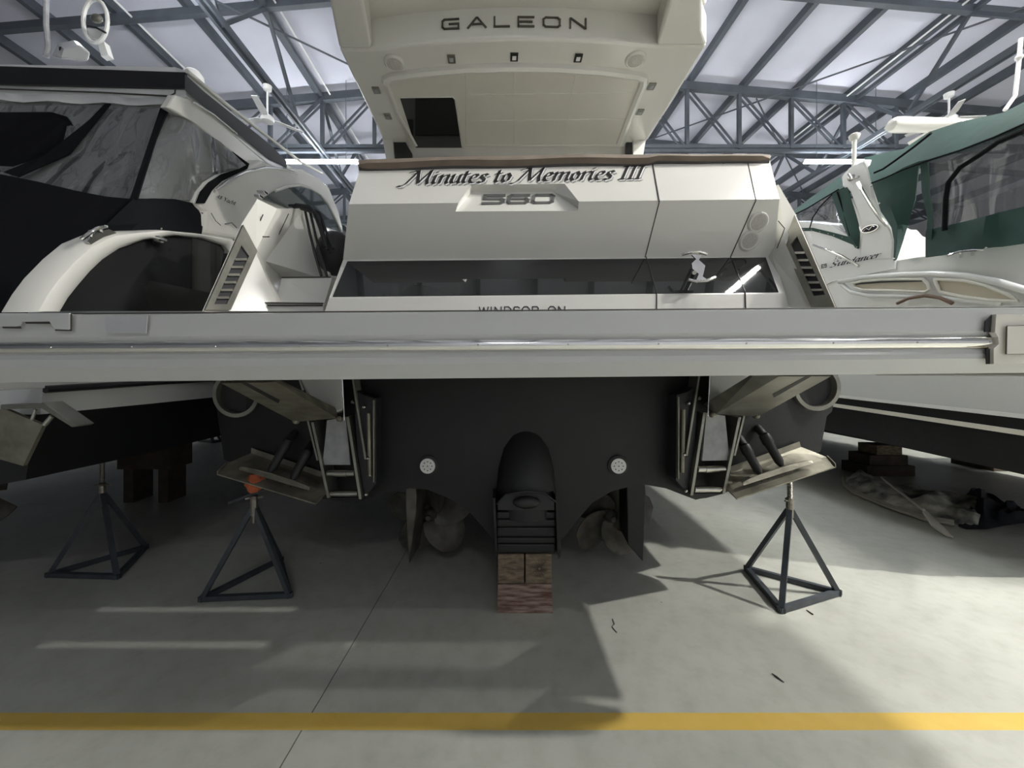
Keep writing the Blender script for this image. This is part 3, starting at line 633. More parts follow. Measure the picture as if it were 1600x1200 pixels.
# ---- hardtop
Z1 = 4.7; U = (V((0, 0, Z1)), V((0, 0, -1)))
def U_(x, y, off=0): return PL(x, y, U, off)
HL, HR = -1.5, 2.0
fa = [(581,77),(640,69),(720,63),(800,60),(880,61),(960,65),(1026,72)]
main = [V((HL, U_(535,77).y, Z1))]+[U_(*p) for p in fa]+[V((HR, U_(1085,72).y, Z1)), V((HR+.02, 4.6, Z1)), V((HR, 8.5, Z1)), V((HL, 8.5, Z1)), V((HL-.0, 4.6, Z1))]
top = MB().prism(main, (0, 0, .34))
top.prism([V((HL, main[0].y, Z1)), main[1], V((-1.10, 3.2, Z1)), V((-1.05, 2.9, Z1)), V((-1.3, 2.9, Z1)), V((-1.38, 3.2, Z1))], (0, 0, .3))
top.prism([main[7], main[8], V((1.86, 3.5, Z1)), V((1.7, 3.2, Z1)), V((1.6, 2.9, Z1)), V((1.38, 2.9, Z1)), V((1.43, 3.2, Z1))], (0, 0, .3))
top.b2((-1.3, 2.9, Z1+.29), (1.6, 3.75, Z1+.40)); 
ht_ = top.build('hardtop', M['gel'], B); bb = ht_.modifiers.new('b', 'BEVEL'); bb.width = .03; bb.segments = 3; bb.limit_method = 'ANGLE'; bb.angle_limit = .9
MB().prism([V((HL+.03, 3.6, Z1+.34)), V((HR-.03, 3.6, Z1+.34)), V((HR-.1, 8.4, Z1+.36)), V((HL+.1, 8.4, Z1+.36))], (0, 0, .12)).build('hardtop_crown', M['gel'], ht_, bevel=.03)
# name on the recess face (curved face follows the arc)
def face_pt(x, y, off=.004):
    for (xa, ya), (xb, yb) in zip(fa, fa[1:]):
        if xa <= x <= xb or (xb == 1026 and x >= xb) :
            p = U_(xa, ya); q2 = U_(xb, yb); d = q2-p; n = V((-d.y, d.x, 0)).normalized(); n = -n if n.y > 0 else n
            return PL(x, y, (p, n), off)
mb = MB(); xx = 0; s = 'GALEON'; tot = sum(MONO[c][0] for c in s)-.35
for c in s:
    for stt in MONO[c][1]:
        for (x0, y0), (x1, y1) in zip(stt, stt[1:]):
            d = math.hypot(x1-x0, y1-y0); wv = .135; nx, ny = -(y1-y0)/d*wv/2, (x1-x0)/d*wv/2; tx, ty = (x1-x0)/d*.06, (y1-y0)/d*.06
            def Q(u, v, off):
                u = u*.82
                t = (xx+u)/tot*1.0; px = 691+(919-691)*t; base = 47-4*math.sin(math.pi*min(1, max(0, t)))-1*t
                return face_pt(px, base-v*15, off)
            cs = [(x0-nx-tx, y0-ny-ty), (x1-nx+tx, y1-ny+ty), (x1+nx+tx, y1+ny+ty), (x0+nx-tx, y0+ny-ty)]
            a = [Q(u, v, .002) for u, v in cs]; b2_ = [Q(u, v, .014) for u, v in cs]
            mb.add(a+b2_, [[0,1,2,3],[7,6,5,4]]+[[k, 4+k, 4+(k+1) % 4, (k+1) % 4] for k in range(4)])
    xx += MONO[c][0]
mb.build('builder_lettering', mat('dark_chrome', (.10,.095,.08), .3, metal=.4), ht_)
# underside details
mb = MB(); arcp = [(604,128),(604,123),(612,119),(660,112),(730,106),(800,104),(870,105),(940,110),(996,117),(1006,121),(1005,129)]
mb.tube([U_(*p, .0) for p in arcp]+[U_(990,165), U_(968,222)], .05, 8); mb.tube([U_(604,128), U_(625,180), U_(650,226)], .03, 8)
mb.build('headliner_moulding', M['gel'], ht_, smooth=True)
hp = MB().prism([U_(*p, .012) for p in ((608,127),(660,119),(730,113),(800,111),(870,112),(940,117),(999,124),(985,170),(962,226),(726,227),(640,227),(622,180))], (0, 0, .012)).build('sunroof_panel', M['panel'], ht_)
for a, b in (((728,115),(728,225)), ((804,112),(803,225)), ((899,116),(879,224)), ((735,146),(990,143)), ((736,187),(976,184)), ((728,225),(963,225))):
    MB().tube([U_(*a, .013), U_(*b, .013)], .004, 6).build('panel_joint', M['gel'], hp)
og = MB().prism([U_(*p, .016) for p in ((625,151),(706,150),(710,154),(724,246),(655,246))], (0, 0, .004)).build('dark_roof_opening', M['glassk'], hp)  # dark slab stands in for the shade inside an open recess
MB().tube([U_(*p, .016) for p in ((623,150),(707,149),(712,153),(727,245))], .008, 6).build('window_trim', M['gel'], og)
for x, y, dk in ((705.5,91,.4), (803.5,88,1), (903.5,89.5,1), (588,140,.4), (606,181,.3), (1018,134,.3), (1000,174,.3)):
    k = MB().box(U_(x, y, .008), (.075, .09, .016)).build('courtesy_light', M['black'] if dk == 1 else M['satin'], ht_)
    MB().box(U_(x, y, .018), (.038, .045, .006)).build('light_lens', M['white'] if dk == 1 else M['galv'], k)
for x, y in ((616,97), (993,92)):
    k = MB().lathe(U_(x, y), (0, 0, -1), [(.10, -.01), (.10, .012), (.085, .028), (.078, .024)], 28).build('cockpit_speaker', M['gel'], ht_, smooth=True)
    MB().lathe(U_(x, y), (0, 0, -1), [(.075, .015), (.075, .026), (.03, .034)], 28).build('grille', M['grille'], k)
# saloon bulkhead, side pillars, cabin
cab = MB().b2((-1.35, 5.3, 2.0), (1.85, 5.4, 4.72)).b2((-1.42, 5.4, 2.6), (-1.35, 9, 4.7)).b2((1.85, 5.4, 2.6), (1.92, 9, 4.7)).b2((-1.42, 9, 2.6), (1.92, 9.2, 4.7)).build('saloon', M['gel'], B)
MB().b2((-1.1, 5.27, 2.4), (1.6, 5.298, 4.52)).build('saloon_door_glass', M['glassk'], cab)
for pts in (((612,216),(630,216),(644,240),(645,262),(616,262)), ((979,211),(991,210),(990,262),(977,262))):
    MB().prism([P(x, y, 5.2) for x, y in pts], (0, .05, 0)).build('side_glass', M['glassk'], cab)
MB().prism([P(x, y, 5.15) for x, y in ((990,209),(1010,212),(1002,262),(989,262))], (0, .05, 0)).build('side_pillar', M['gel'], cab)
MB().prism([P(x, y, 5.15) for x, y in ((597,214),(613,214),(617,262),(606,262))], (0, .05, 0)).build('side_pillar', M['gel'], cab)
MB().b2((-1.9, 3.4, 2.2), (2.2, 5.4, 2.3)).build('cockpit_sole', M['gel'], B)
# ---- underwater gear, both sides
def mirror(x, y): return 1644-x, y+.0115*(2*x-1644)
for side in (0, 1):
    T = (lambda x, y: (x, y)) if side == 0 else mirror
    def q(x, y, Y): a_ = T(x, y); return P(*a_, Y+YTx(a_[0])-2.3)
    # exhaust outlet
    c = q(1269,605,2.3) ; n = (0, -1, 0)
    ex = MB().lathe(c+V((0, .05, 0)), n, [(.140, .056), (.174, 0), (.174, .10), (.146, .10), (.140, .056)], 36, False).build('exhaust_outlet', M['satin'], B, smooth=True)
    MB().lathe(c+V((0, .05, 0)), n, [(.141, .05), (.141, .058)], 32).build('pipe_bore', M['dark'], ex)
    # through-hull light
    c = P(965,727,YTx(965)) if side == 0 else P(669,727,YTx(669))
    k = MB().lathe(c, n, [(.074, -.01), (.072, .014), (.056, .022)], 28).build('underwater_light', M['rubber'], B, smooth=True)
    MB().lathe(c, n, [(.054, .017), (.053, .027)], 24).build('lens', M['white'], k)
    for j in range(8):
        a = j*math.pi/4; MB().ball(c+V((.031*math.cos(a), -.027, .031*math.sin(a))), .0048, 6, 4).build('lamp_dot', M['black'], k)
    MB().ball(c+V((0, -.027, 0)), .0048, 6, 4).build('lamp_dot', M['black'], k)
    # lift bracket: side plates, panel, rollers
    br = MB()
    for a0, a1 in (((1101,645), (1081,774)), ((1156,652), (1131,771))):
        p0, p1 = q(*a0, 2.12), q(*a1, 2.12); br.prism([p0+V((-.009,0,0)), p0+V((.009,0,0)), p1+V((.009,0,0)), p1+V((-.009,0,0))], (0, .16, .0))
    for a0, a1 in (((1093,585), (1073,712)), ((1163,650), (1148,712))):
        p0, p1 = q(*a0, 2.13), q(*a1, 2.13); br.prism([p0+V((-.0065,0,0)), p0+V((.0065,0,0)), p1+V((.0065,0,0)), p1+V((-.0065,0,0))], (0, .12, .0))
    brk = br.build('lift_bracket', M['satin'], B)
    MB().prism([q(*p, 2.15) for p in ((1104,645),(1133,650),(1140,719),(1097,720))], (0, .02, 0)).build('cover_plate', M['galv'], brk)
    MB().tube([q(1089,733,2.15), q(1131,732,2.15)], .023, 12).tube([q(1101,733,2.15), q(1121,732.5,2.15)], .026, 12).build('pivot_pin', M['steel'], brk, smooth=True)
    MB().tube([q(1084,764.5,2.15), q(1128,764,2.15)], .022, 12).build('lower_pin', M['steel'], brk, smooth=True)
    MB().prism([q(*p, 2.16) for p in ((1057,617),(1075,612),(1092,600),(1086,700),(1078,750),(1074,772),(1056,750))], (0, .14, 0)).build('side_cheek', M['blackm'], brk, bevel=.004)
    MB().tube([q(1068,640,2.15), q(1066,738,2.15)], .013, 8).tube([q(1060,620,2.15), q(1060,748,2.15)], .006, 8).build('guide_rod', M['oldsteel'], brk)
    for p in ((1075,630),(1068,710),(1071,766),(1092,622)): MB().lathe(q(*p, 2.15), (0,-1,0), [(.013,-.01),(.013,.012),(.006,.02)], 10).build('bolt', M['steel'], brk)
    MB().prism([q(*p, 2.24) for p in ((1074,771),(1132,771),(1104,778),(1086,780))], (0, .06, 0)).build('bracket_foot', M['anti'], brk)
    # white actuator housing
    MB().loft([[q(1109,580,2.1), q(1176,580,2.1), q(1176,580,2.25), q(1109,580,2.25)], [q(1108,634,2.12), q(1140,644,2.12), q(1150,644,2.26), q(1108,638,2.26)]]).build('actuator_housing', M['gel2'], B, bevel=.01)
    # arm: channel from the bracket out to the platform
    Lw = [q(1119,647,2.06), q(1184,651,2.06)]; Uw = [P(*T(1217,588), 1.80), P(*T(1298,588), 1.80)]
    d = V((0, .0, .055))
    am = MB()
    am.prism([Lw[0], Lw[1], Uw[1], Uw[0]], (0, .012, .008))
    am.prism([Lw[0], Uw[0], Uw[0]+V((-.055,.06,.03)), Lw[0]+V((-.04,.08,.06))], (.008, .008, 0))
    am.prism([Lw[1], Uw[1], Uw[1]+V((.02,.12,.04)), Lw[1]+V((.03,.14,-.0))], (.008, .008, 0))
    arm = am.build('lift_arm', M['oldsteel'] if side else M['satin'], B)
    MB().prism([lerp(lerp(Lw[0], Lw[1], .62), lerp(Uw[0], Uw[1], .62), .55)+V((0,-.003,0)), lerp(lerp(Lw[0], Lw[1], .62), lerp(Uw[0], Uw[1], .62), 1)+V((0,-.003,0)), lerp(lerp(Lw[0], Lw[1], .5), lerp(Uw[0], Uw[1], .5), 1)+V((0,-.003,0)), lerp(lerp(Lw[0], Lw[1], .48), lerp(Uw[0], Uw[1], .48), .62)+V((0,-.003,0))], (0, .002, 0)).build('arm_slot', M['dark'], arm)
    for p in ((1114,648),(1175,645),(1182,650)): MB().lathe(q(*p, 2.05), (0,-1,.2), [(.018,-.02),(.018,.01),(.008,.02)], 12).build('pivot_bolt', M['oldsteel'], arm)
    MB().tube([q(1109,585,2.04), q(1106,650,2.05)], .004, 8).build('gas_strut', M['chrome'], arm)
    MB().tube([q(1176,585,2.04), q(1170,602,2.05)], .006, 8).build('strut_rod', M['chrome'], arm)
    # trim tab
    fl_, fr_ = q(1142,740,2.26), q(1252,700,2.26); al, ar = q(1151,781,1.98), q(1305,731,1.98)
    il, ir = q(1134,764,2.1), q(1292,716,2.1)
    tt = MB().prism([fl_, fr_, ir, ar, al, il], (0, 0, .008)).prism([fl_, fr_, fr_+V((-.004,.01,.045)), fl_+V((0,.01,.045))], (0, .006, 0))
    tt.prism([ir, ar, ar+V((0,0,.03)), ir+V((0,0,.02))], (.005, 0, 0))
    tab = tt.build('trim_tab', M['oldsteel'], B)
    s0, s1 = q(1162,760,2.02), q(1271,725,2.02); up = V((0, .0, .045))
    dd = (s1-s0).normalized(); mbk = MB(); pr = []
    for t in [i/14 for i in range(15)]:
        hh = .05*math.sin(math.pi*min(1, max(0, t)))**.3; pr.append(lerp(s0, s1, t)+V((0, 0, .006)))
    pts = pr+[lerp(s0, s1, t)+V((0, .015, .006+.034*(math.sin(math.pi*(.03+.94*t))**.3))) for t in [1-i/14 for i in range(15)]]
    stf = mbk.prism(pts, (0, .006, 0)).build('stiffener', M['oldsteel'], tab)
    for x, y in ((1190,752.5),(1200,750),(1227,741),(1237,738)): MB().ball(q(x, y-1, 2.0), .0045, 6, 5).build('rivet', M['blackm'], stf)
    for p0, p1, h0 in (((1194,680),(1222,729),(1183,668)), ((1163,697),(1188,742),(1155,684))):
        a, b = q(*p0, 2.22), q(*p1, 2.08)
        ram = MB().tube([a, lerp(a, b, .25), lerp(a, b, .3), lerp(a, b, .85), b], [.036, .038, .031, .028, .015], 12).build('trim_ram', M['rubber'], tab, smooth=True)
        MB().tube([q(*h0, 2.3), a], .028, 10).build('ram_mount', M['rubber'], tab, smooth=True)
    # rudder: upright foil
    if side == 0: R_ = ((979,745),(1007,745),(1009,770),(1005,878),(981,851))
    else: R_ = ((633,750),(648,752),(651,775),(650,800),(639,882),(634,800))
    pf = [P(x, y, 2.86) for x, y in R_]; yaw = V((0, .13 if side == 0 else .2, 0))
    mbq = MB().prism(pf, (.035 if side == 0 else .02, .30, 0)); mbq.build('rudder', M['anti'] if side == 0 else M['antig'], B, bevel=.008)
    # propeller
    hc = P(952,803,3.22) if side == 0 else P(673,801,3.22)
    ax = V((0, -1, 0)); pr = MB().lathe(hc, ax, [(.05, -.16), (.06, -.1), (.06, .04), (.045, .08), (.02, .1), (.02, .13)], 20).build('propeller', M['antig'], B, smooth=True)
    MB().tube([hc, hc+V((0, 2.2, .35))], .028, 10).build('shaft', M['antig'], B)
    hand = 1 if side == 0 else -1
    for kk in range(5):
        a0 = math.radians((5 if side == 0 else 175)+72*kk)
        rows_ = []
        for i in range(9):
            r = .04+.325*i/8; wd = (.065+.145*math.sin(math.pi*min(1, (i+.6)/9.2))**.8)*(1 if i < 8 else .45)
            row_ = []
            for j in range(7):
                s_ = (j/6-.5)*2; ang = a0+hand*(.18*(i/8)**1.5)+s_*wd/max(r, .08)*.78
                row_.append(hc+V((math.cos(ang)*r, -hand*0+s_*wd*.5*(1-.4*i/8), math.sin(ang)*r)))
            rows_.append(row_)
        MB().sheet(rows_, .008).build('propeller_blade', M['antig'], pr, smooth=True)
# skeg / tunnel pod
pr = []
for y_, hwpx, bul in ((668,6,.01),(680,24,.05),(700,36,.11),(730,44,.17),(770,48,.21),(800,50,.22)):
    c = P(822, y_, YT); hw = hwpx/F*YT
    pr.append([c+V((-hw*math.cos(math.radians(t)), .03-bul*math.sin(math.radians(t)), 0)) for t in range(0, 181, 15)])
pod = MB().loft(pr).build('keel_fairing', M['anti'], B, smooth=True)
mb = MB()
bx = [((774,800),(868,798)),((773,815),(870,812)),((773,835),(872,832)),((774,862),(873,862))]
for y0, y1, dy in ((800,812,0),(812,824,.012),(824,840,.0),(840,850,.014),(850,865,0)):
    mb.prism([P(776,y0,2.57), P(868,y0,2.57), P(869,y1,2.57), P(775,y1,2.57)], (0, .30, 0)) if dy == 0 else mb.prism([P(776,y0,2.56), P(868,y0,2.56), P(869,y1,2.56), P(775,y1,2.56)], (0, .31, 0))
kb = mb.build('keel_shoe', M['anti'], B, bevel=.012)
MB().loft([[P(x, y, 2.53) for x, y in ((868,775),(873,795),(877,860),(874,875),(871,862))], [P(x, y, 2.53)+V((0,.3,0)) for x, y in ((868,775),(873,795),(877,860),(874,875),(871,862))]]).build('side_flange', M['anti'], B)
MB().loft([[P(x, y, 2.53) for x, y in ((770,778),(774,778),(777,862),(774,868))], [P(x, y, 2.53)+V((0,.3,0)) for x, y in ((770,778),(774,778),(777,862),(774,868))]]).build('side_flange', M['anti'], B)
th = MB().prism([P(x, y, 2.53) for x, y in ((778,785),(790,774),(822,769),(850,772),(866,784),(866,797),(778,797))], (0, .03, 0)).build('thruster_outlet', M['dark'], B)
MB().tube([P(x, y, 2.52) for x, y in ((776,788),(790,773),(822,767.5),(850,770),(868,784))], .007, 8).build('outlet_lip', M['rubber'], th, smooth=True)
MB().ball(P(823,785,2.51), (.09,.035,.04), 18, 10).build('outlet_bulb', M['rubber'], th, smooth=True)
# ---- keel blocks
kb1 = tag(MB().prism([P(778,913,2.58), P(862,913,2.58), V((P(864,958,2.58).x, 2.58, 0)), V((P(777,952,2.58).x, 2.58, 0))], (0, .9, 0)).build('timber_block', M['wood2']), 'reddish weathered timber block on the floor, bottom of the keel stack', 'wood block')
kb1.location.z = 0
kb2 = tag(MB().prism([P(778,866,2.58), P(819,866,2.58), P(819,912,2.58), P(778,912,2.58)], (0, .9, 0)).build('timber_block', M['wood'], bevel=.006), 'left one of two timbers standing side by side under the keel shoe', 'wood block')
kb3 = tag(MB().prism([P(821,866,2.58), P(862,866,2.58), P(862,912,2.58), P(821,912,2.58)], (0, .9, 0)).build('timber_block', M['wood'], bevel=.006), 'right one of two timbers under the keel shoe, end grain cracked in a star', 'wood block')
c = P(843,889,2.577)
for j in range(16):
    a = j*math.pi/8+.1; L_ = random.uniform(.04, .08); d = V((math.cos(a), 0, math.sin(a)))
    p1 = c+d*L_; p1.x = max(min(p1.x, P(861,0,2.58).x), P(823,0,2.58).x); p1.z = max(min(p1.z, P(0,868,2.58).z), P(0,911,2.58).z)
    MB().tube([c+d*.01, p1], [.0025, .0008], 5).build('end_grain_crack', M['wood3'], kb3)
# ================================================================== JACK STANDS
def stand(label, A, Bp, Cp, apex, ztop, extra=None, w=.034):
    A, Bp, Cp, apex = V(A), V(Bp), V(Cp), V(apex); c = (A+Bp+Cp)/3
    for p in (A, Bp, Cp): p.z = .022
    t = thing('jack_stand', (c.x, c.y, 0), label, 'boat stand', 'steel jack stands')
    for p in (A, Bp, Cp):
        MB().bar(p, lerp(p, apex, .97), w, w*.9).build('leg', M['stand'], t)
    for p, q in ((A, Bp), (Bp, Cp), (Cp, A)):
        d = (q-p).normalized()*.02
        MB().bar(p-d, q+d, w, w).build('base_bar', M['stand'], t)
    MB().tube([apex-V((0,0,.07)), apex+V((0,0,.05))], .024, 12).build('collar', M['screw'], t)
    top = V((apex.x, apex.y, ztop)); sc = MB().tube([apex-V((0,0,.12)), top], .015, 10)
    n = int((ztop-apex.z-.05)/.012)
    for i in range(max(0, n)): sc.lathe(apex+V((0,0,.06+i*.012)), (0,0,1), [(.015,0),(.0185,.004),(.015,.008)], 10)
    sc.build('screw', M['screw'], t)
    MB().tube([apex+V((-.05,-.02,.055)), apex+V((.05,.02,.055))], .007, 8).ball(apex+V((0,0,.06)), (.03,.03,.018), 10, 6).build('handle_nut', M['screw'], t)
    return t
def G(px, py, z=0):                                # point on the floor seen at this pixel
    Y = F*(EYE-z)/(py-CY); return V(((px-CX)/F*Y, Y, z))
s1 = stand('grey jack stand under the right-hand trim tab, brightly lit', G(1167,892), G(1221,957), G(1309,930), P(1234,793,2.84), .80)
cx = P(397,790,2.76)
s2 = stand('grey jack stand with orange cloth tied on top, left of the keel', G(316,940), G(452,934), G(438,878), cx, .72)
MB().tube([cx+V((-.16,-.03,.03)), cx+V((-.03,0,.075)), cx+V((.19,.05,.16))], .012, 8).build('handle_bar', M['stand'], s2)
oc = MB(); c0 = P(399,754,2.66)
random.seed(3)
rings = []
for i in range(8):
    t = i/7; z = .062-.125*t; rr_ = .05*math.sin(math.pi*(.12+.8*t))**.7+.008
    rings.append([c0+V(((rr_+random.uniform(-.012,.012))*math.cos(k*math.pi/6)+.02*(.5-t), (rr_+random.uniform(-.01,.01))*math.sin(k*math.pi/6), z)) for k in range(12)])
tag(oc.loft(rings).build('orange_cloth', M['orange'], smooth=True), 'orange cloth wrapped round the top of the left jack stand', 'cloth')
s3 = stand('dark jack stand under the left boat, at the far left', G(77,902), G(183,905), G(228,858), P(160,768,3.25), .93)
s4 = stand('distant jack stand seen small under the left hull', G(312,690), G(332,692), G(345,690), P(330,664,8.9), .75, w=.05)
MB().box((s3.location.x, s3.location.y-.02, .94), (.12, .12, .02)).build('top_pad', M['wood3'], s3)
# blocks beneath the neighbours
def block(name, lo, hi, m, label): return tag(MB().b2(lo, hi).build(name, m, bevel=.008), label, 'wood block')
g = G(1378, 744)
block('timber_block', (5.75, 6.0, 0), (6.5, 6.45, .16), M['wood3'], 'dark timber at the bottom of the stack under the green-topped boat')
block('timber_block', (5.82, 6.03, .16), (6.42, 6.4, .32), M['wood3'], 'dark timber in the middle of the stack under the green-topped boat')
block('timber_block', (5.95, 6.05, .32), (6.35, 6.37, .47), M['wood'], 'brown timber on top of the stack under the green-topped boat')
b1 = thing('support_trestle', (-4.35, 4.9, 0), 'dark wooden trestle under the keel of the left boat', 'trestle')
MB().b2((-4.65, 4.75, .42), (-4.0, 5.1, .72)).build('beam', M['wood3'], b1)
for x in (-4.6, -4.17): MB().b2((x, 4.78, 0), (x+.12, 5.06, .42)).build('leg', M['wood3'], b1)
block('timber_block', (8.1, 6.3, 0), (8.8, 6.9, .5), M['wood3'], 'dark block under the right boat behind the tarpaulin heap')
# ================================================================== LEFT BOAT
LB = thing('motor_yacht', (-4.75, 3.6, .8), 'white motor yacht on the left under a black canvas enclosure', 'boat')
LX = -4.75
def lsec(y, hw, kz_, cz, wz): return [V((LX-hw, y, wz)), V((LX-hw*.97, y, cz)), V((LX, y, kz_)), V((LX+hw*.97, y, cz)), V((LX+hw, y, wz))]
MB().loft([lsec(2.25, 2.08, .62, .98, 1.36), lsec(3, 2.12, .60, .98, 1.37), lsec(5, 2.13, .68, 1.0, 1.42), lsec(9, 1.95, .72, 1.12, 1.52), lsec(12, 1.2, .9, 1.4, 1.7), lsec(14.5, .05, 1.3, 1.8, 1.95)]).build('hull_bottom', M['anti2'], LB)
rs = []
for y, hw, zb, zt in ((2.25,2.1,1.36,1.88),(2.9,2.15,1.37,1.95),(3.6,2.17,1.38,2.05),(4.3,2.18,1.40,2.1),(4.4,2.18,1.40,2.7),(5,2.2,1.42,2.9),(9,2.05,1.52,3.0),(12,1.3,1.7,3.1),(14.6,.1,1.95,3.3)):
    rs.append([V((LX-hw, y, zb)), V((LX-hw, y, zt)), V((LX+hw, y, zt)), V((LX+hw+.02, y, zb+.2)), V((LX+hw, y, zb))])
hs = MB().loft(rs).build('topsides', M['gel2'], LB)
MB().tube([(LX+2.13, 2.25, 1.505), (LX+2.19, 3.6, 1.55), (LX+2.22, 5, 1.6), (LX+2.1, 9, 1.72)], .022, 8).build('rub_rail', M['blackm'], LB, smooth=True)
MB().bar((LX+2.1, 1.9, 1.53), (LX+2.1, 2.7, 1.545), .06, .05).build('platform_edge', M['gel2'], LB, bevel=.01)
# trim tab and drive bracket at its transom
tb2 = MB().prism([P(*p, 2.12) for p in ((67,664),(36,728),(-20,712),(-60,700),(-20,640),(10,640))], (0, .02, 0)).build('trim_tab', M['oldsteel'], LB)
MB().tube([P(56,640,2.1), P(50,656,2.1)], .008, 8).tube([P(82,650,2.1), P(70,664,2.1)], .012, 8).build('ram', M['steel'], tb2)
MB().prism([P(*p, 2.1) for p in ((0,632),(62,632),(66,628),(119,665),(112,668),(64,638),(0,640))], (0, .1, 0)).build('tab_bracket', M['satin'], LB, bevel=.005)
# propeller low at the left edge
hc = V((-4.3, 3.2, .62)); pp = MB().lathe(hc, (0,-1,0), [(.05,-.1),(.06,0),(.04,.08)], 16).build('propeller', M['antig'], LB, smooth=True)
for kk in range(4):
    a0 = .6+kk*math.pi/2; rows_ = [[hc+V((math.cos(a0+s_*.5)*r, s_*.05, math.sin(a0+s_*.5)*r)) for s_ in (-1,-.5,0,.5,1)] for r in (.05,.12,.2,.27,.31)]
    MB().sheet(rows_, .01).build('propeller_blade', M['antig'], pp, smooth=True)
# aft quarter: side glass and white arch
SX = -2.6
def s(x, y, X=SX): return PX(x, y, X)
win = [(93,486),(118,449),(140,424),(182,390),(224,375),(273,368),(320,373),(352,384),(345,420),(322,486)]
MB().prism([s(*p, SX-.03) for p in win], (-.03, 0, 0)).build('side_window', M['glassk'], LB)
oa = [(36,488),(52,460),(70,435),(98,405),(126,381),(168,363),(206,361),(245,359),(301,364),(360,372),(375,392)]
ia2 = [(93,487),(106,465),(122,445),(140,424),(160,405),(186,388),(224,375),(273,368),(315,372),(350,383),(360,396)]
rings = []
for (x, y), (x2_, y2) in zip(oa, ia2):
    a, b = s(x, y, SX-.02), s(x2_, y2, SX); m_ = lerp(a, b, .5)+V((.045, -.02, .0))
    rings.append([a+V((-.12,0,0)), a, lerp(a, m_, .5)+V((.02,0,0)), m_, lerp(m_, b, .6)+V((.012,0,0)), b, b+V((-.06,0,0))])
ar = MB().loft(rings).build('quarter_arch', M['gel'], LB, smooth=True)
MB().tube([s(*p, SX+.01) for p in ((273,366),(300,367),(330,371),(356,379))], .008, 8).build('grab_rail', M['chrome'], ar)
cl = MB().tube([s(238,371,SX+.02), s(248,371.5,SX+.07), s(258,375,SX+.02)], .014, 8).ball(s(247,376,SX+.01), (.02,.05,.02), 10, 6).build('fairlead', M['chrome'], ar, smooth=True)
ck = thing('mooring_cleat', s(150,365,SX), 'chrome cleat on the curved white quarter of the left boat', 'cleat')
MB().tube([s(127,374,SX+.02), s(140,364,SX+.05), s(152,357,SX+.06), s(166,354,SX+.04)], .011, 8).tube([s(140,373,SX-.02), s(142,362,SX+.05)], .013, 8).tube([s(158,366,SX-.02), s(156,356,SX+.05)], .013, 8).prism([s(x, y, SX+.005) for x, y in ((135,378),(150,362),(168,358),(180,364),(160,370),(140,382))], (.01, 0, 0)).build('cleat_body', M['chrome'], ck, smooth=True)
# black canvas: aft curtain and side curtain with clear panes
def sag(pts): return pts
cvs = MB()
cvs.sheet([[P(-160,268,3.2), P(-60,268,3.15), P(0,272,3.1), P(60,284,3.08), P(119,298,3.05), P(165,307,3.0), P(208,311,2.94)],
           [P(-160,390,2.8), P(-60,390,2.8), P(0,392,2.8), P(40,394,2.78), P(80,396,2.76), P(110,385,2.74), P(150,366,2.85)],
           [P(-160,489,2.5), P(-90,489,2.5), P(-40,489,2.5), P(0,489,2.48), P(20,489,2.46), P(34,488,2.45), P(40,488,2.44)]], .01)
cvs.sheet([[P(208,311,2.94), s(240,310,-2.75), s(273,311,-2.75), s(300,317,-2.75), s(318,332,-2.75)],
           [P(165,352,2.84), s(215,350,-2.72), s(260,352,-2.72), s(290,356,-2.72), s(317,352,-2.74)],
           [P(150,364,2.8), s(200,364,-2.68), s(250,361,-2.68), s(290,365,-2.68), s(315,367,-2.68)]], .01)
can = cvs.build('canvas_enclosure', M['canvas'], LB, smooth=True)
for p in ((316,333),(313,367),(252,357),(192,363)): MB().ball(s(*p, -2.66), .008, 8, 6).build('snap_stud', M['steel'], can)
# dark aft canvas on the left and clear aft window
MB().prism([P(*p) for p in ((-160,176,3.5),(80,175,3.5),(104,182,3.48),(117,200,3.46),(113,225,3.42),(70,250,3.35),(8,268,3.25),(-160,268,3.2))], (0, .01, 0)).build('aft_dark_pane', M['canvas'], LB)
MB().sheet([[P(-160,160,3.56), P(60,160,3.58), P(165,163,3.57), P(258,170,3.56)], [P(-160,230,3.4), P(60,230,3.42), P(150,235,3.35), P(232,240,3.28)], [P(-160,300,3.18), P(60,296,3.14), P(150,306,3.06), P(208,312,3.0)]], .004).build('aft_clear_pane', M['vinyl'], LB, smooth=True)
MB().sheet([[P(262,172,3.56), s(300,193,-2.8), s(345,222,-2.8), s(383,258,-2.8)], [P(238,232,3.28), s(280,240,-2.78), s(320,250,-2.78), s(375,262,-2.78)], [P(213,311,2.98), s(250,310,-2.76), s(285,312,-2.76), s(308,312,-2.76)]], .004).build('side_clear_pane', M['vinyl'], LB, smooth=True)
def strap(name, pts, w_, m=M['canvas'], par=LB):
    mb = MB()
    for a, b in zip(pts, pts[1:]): mb.bar(a, b, .02, w_, up=(0, 0, 1))
    return mb.build(name, m, par)
MB().prism([P(174,163,3.54), P(166,163,3.54), P(100,232,3.36), P(8,270,3.18), P(30,277,3.15), P(110,242,3.33)], (0, -.012, 0)).build('canvas_strap', M['canvas'], can)
MB().prism([P(252,170,3.53), P(265,172,3.53), P(246,215,3.35), P(216,312,2.96), P(205,312,2.96), P(238,215,3.35)], (0, -.012, 0)).build('canvas_strap', M['canvas'], can)
MB().prism([s(x, y, -2.72) for x, y in ((362,237),(384,258),(372,264),(345,272),(325,285),(312,300),(305,318),(318,318),(330,297),(345,283),(385,264),(388,256))], (.012, 0, 0)).build('canvas_strap', M['canvas'], can)
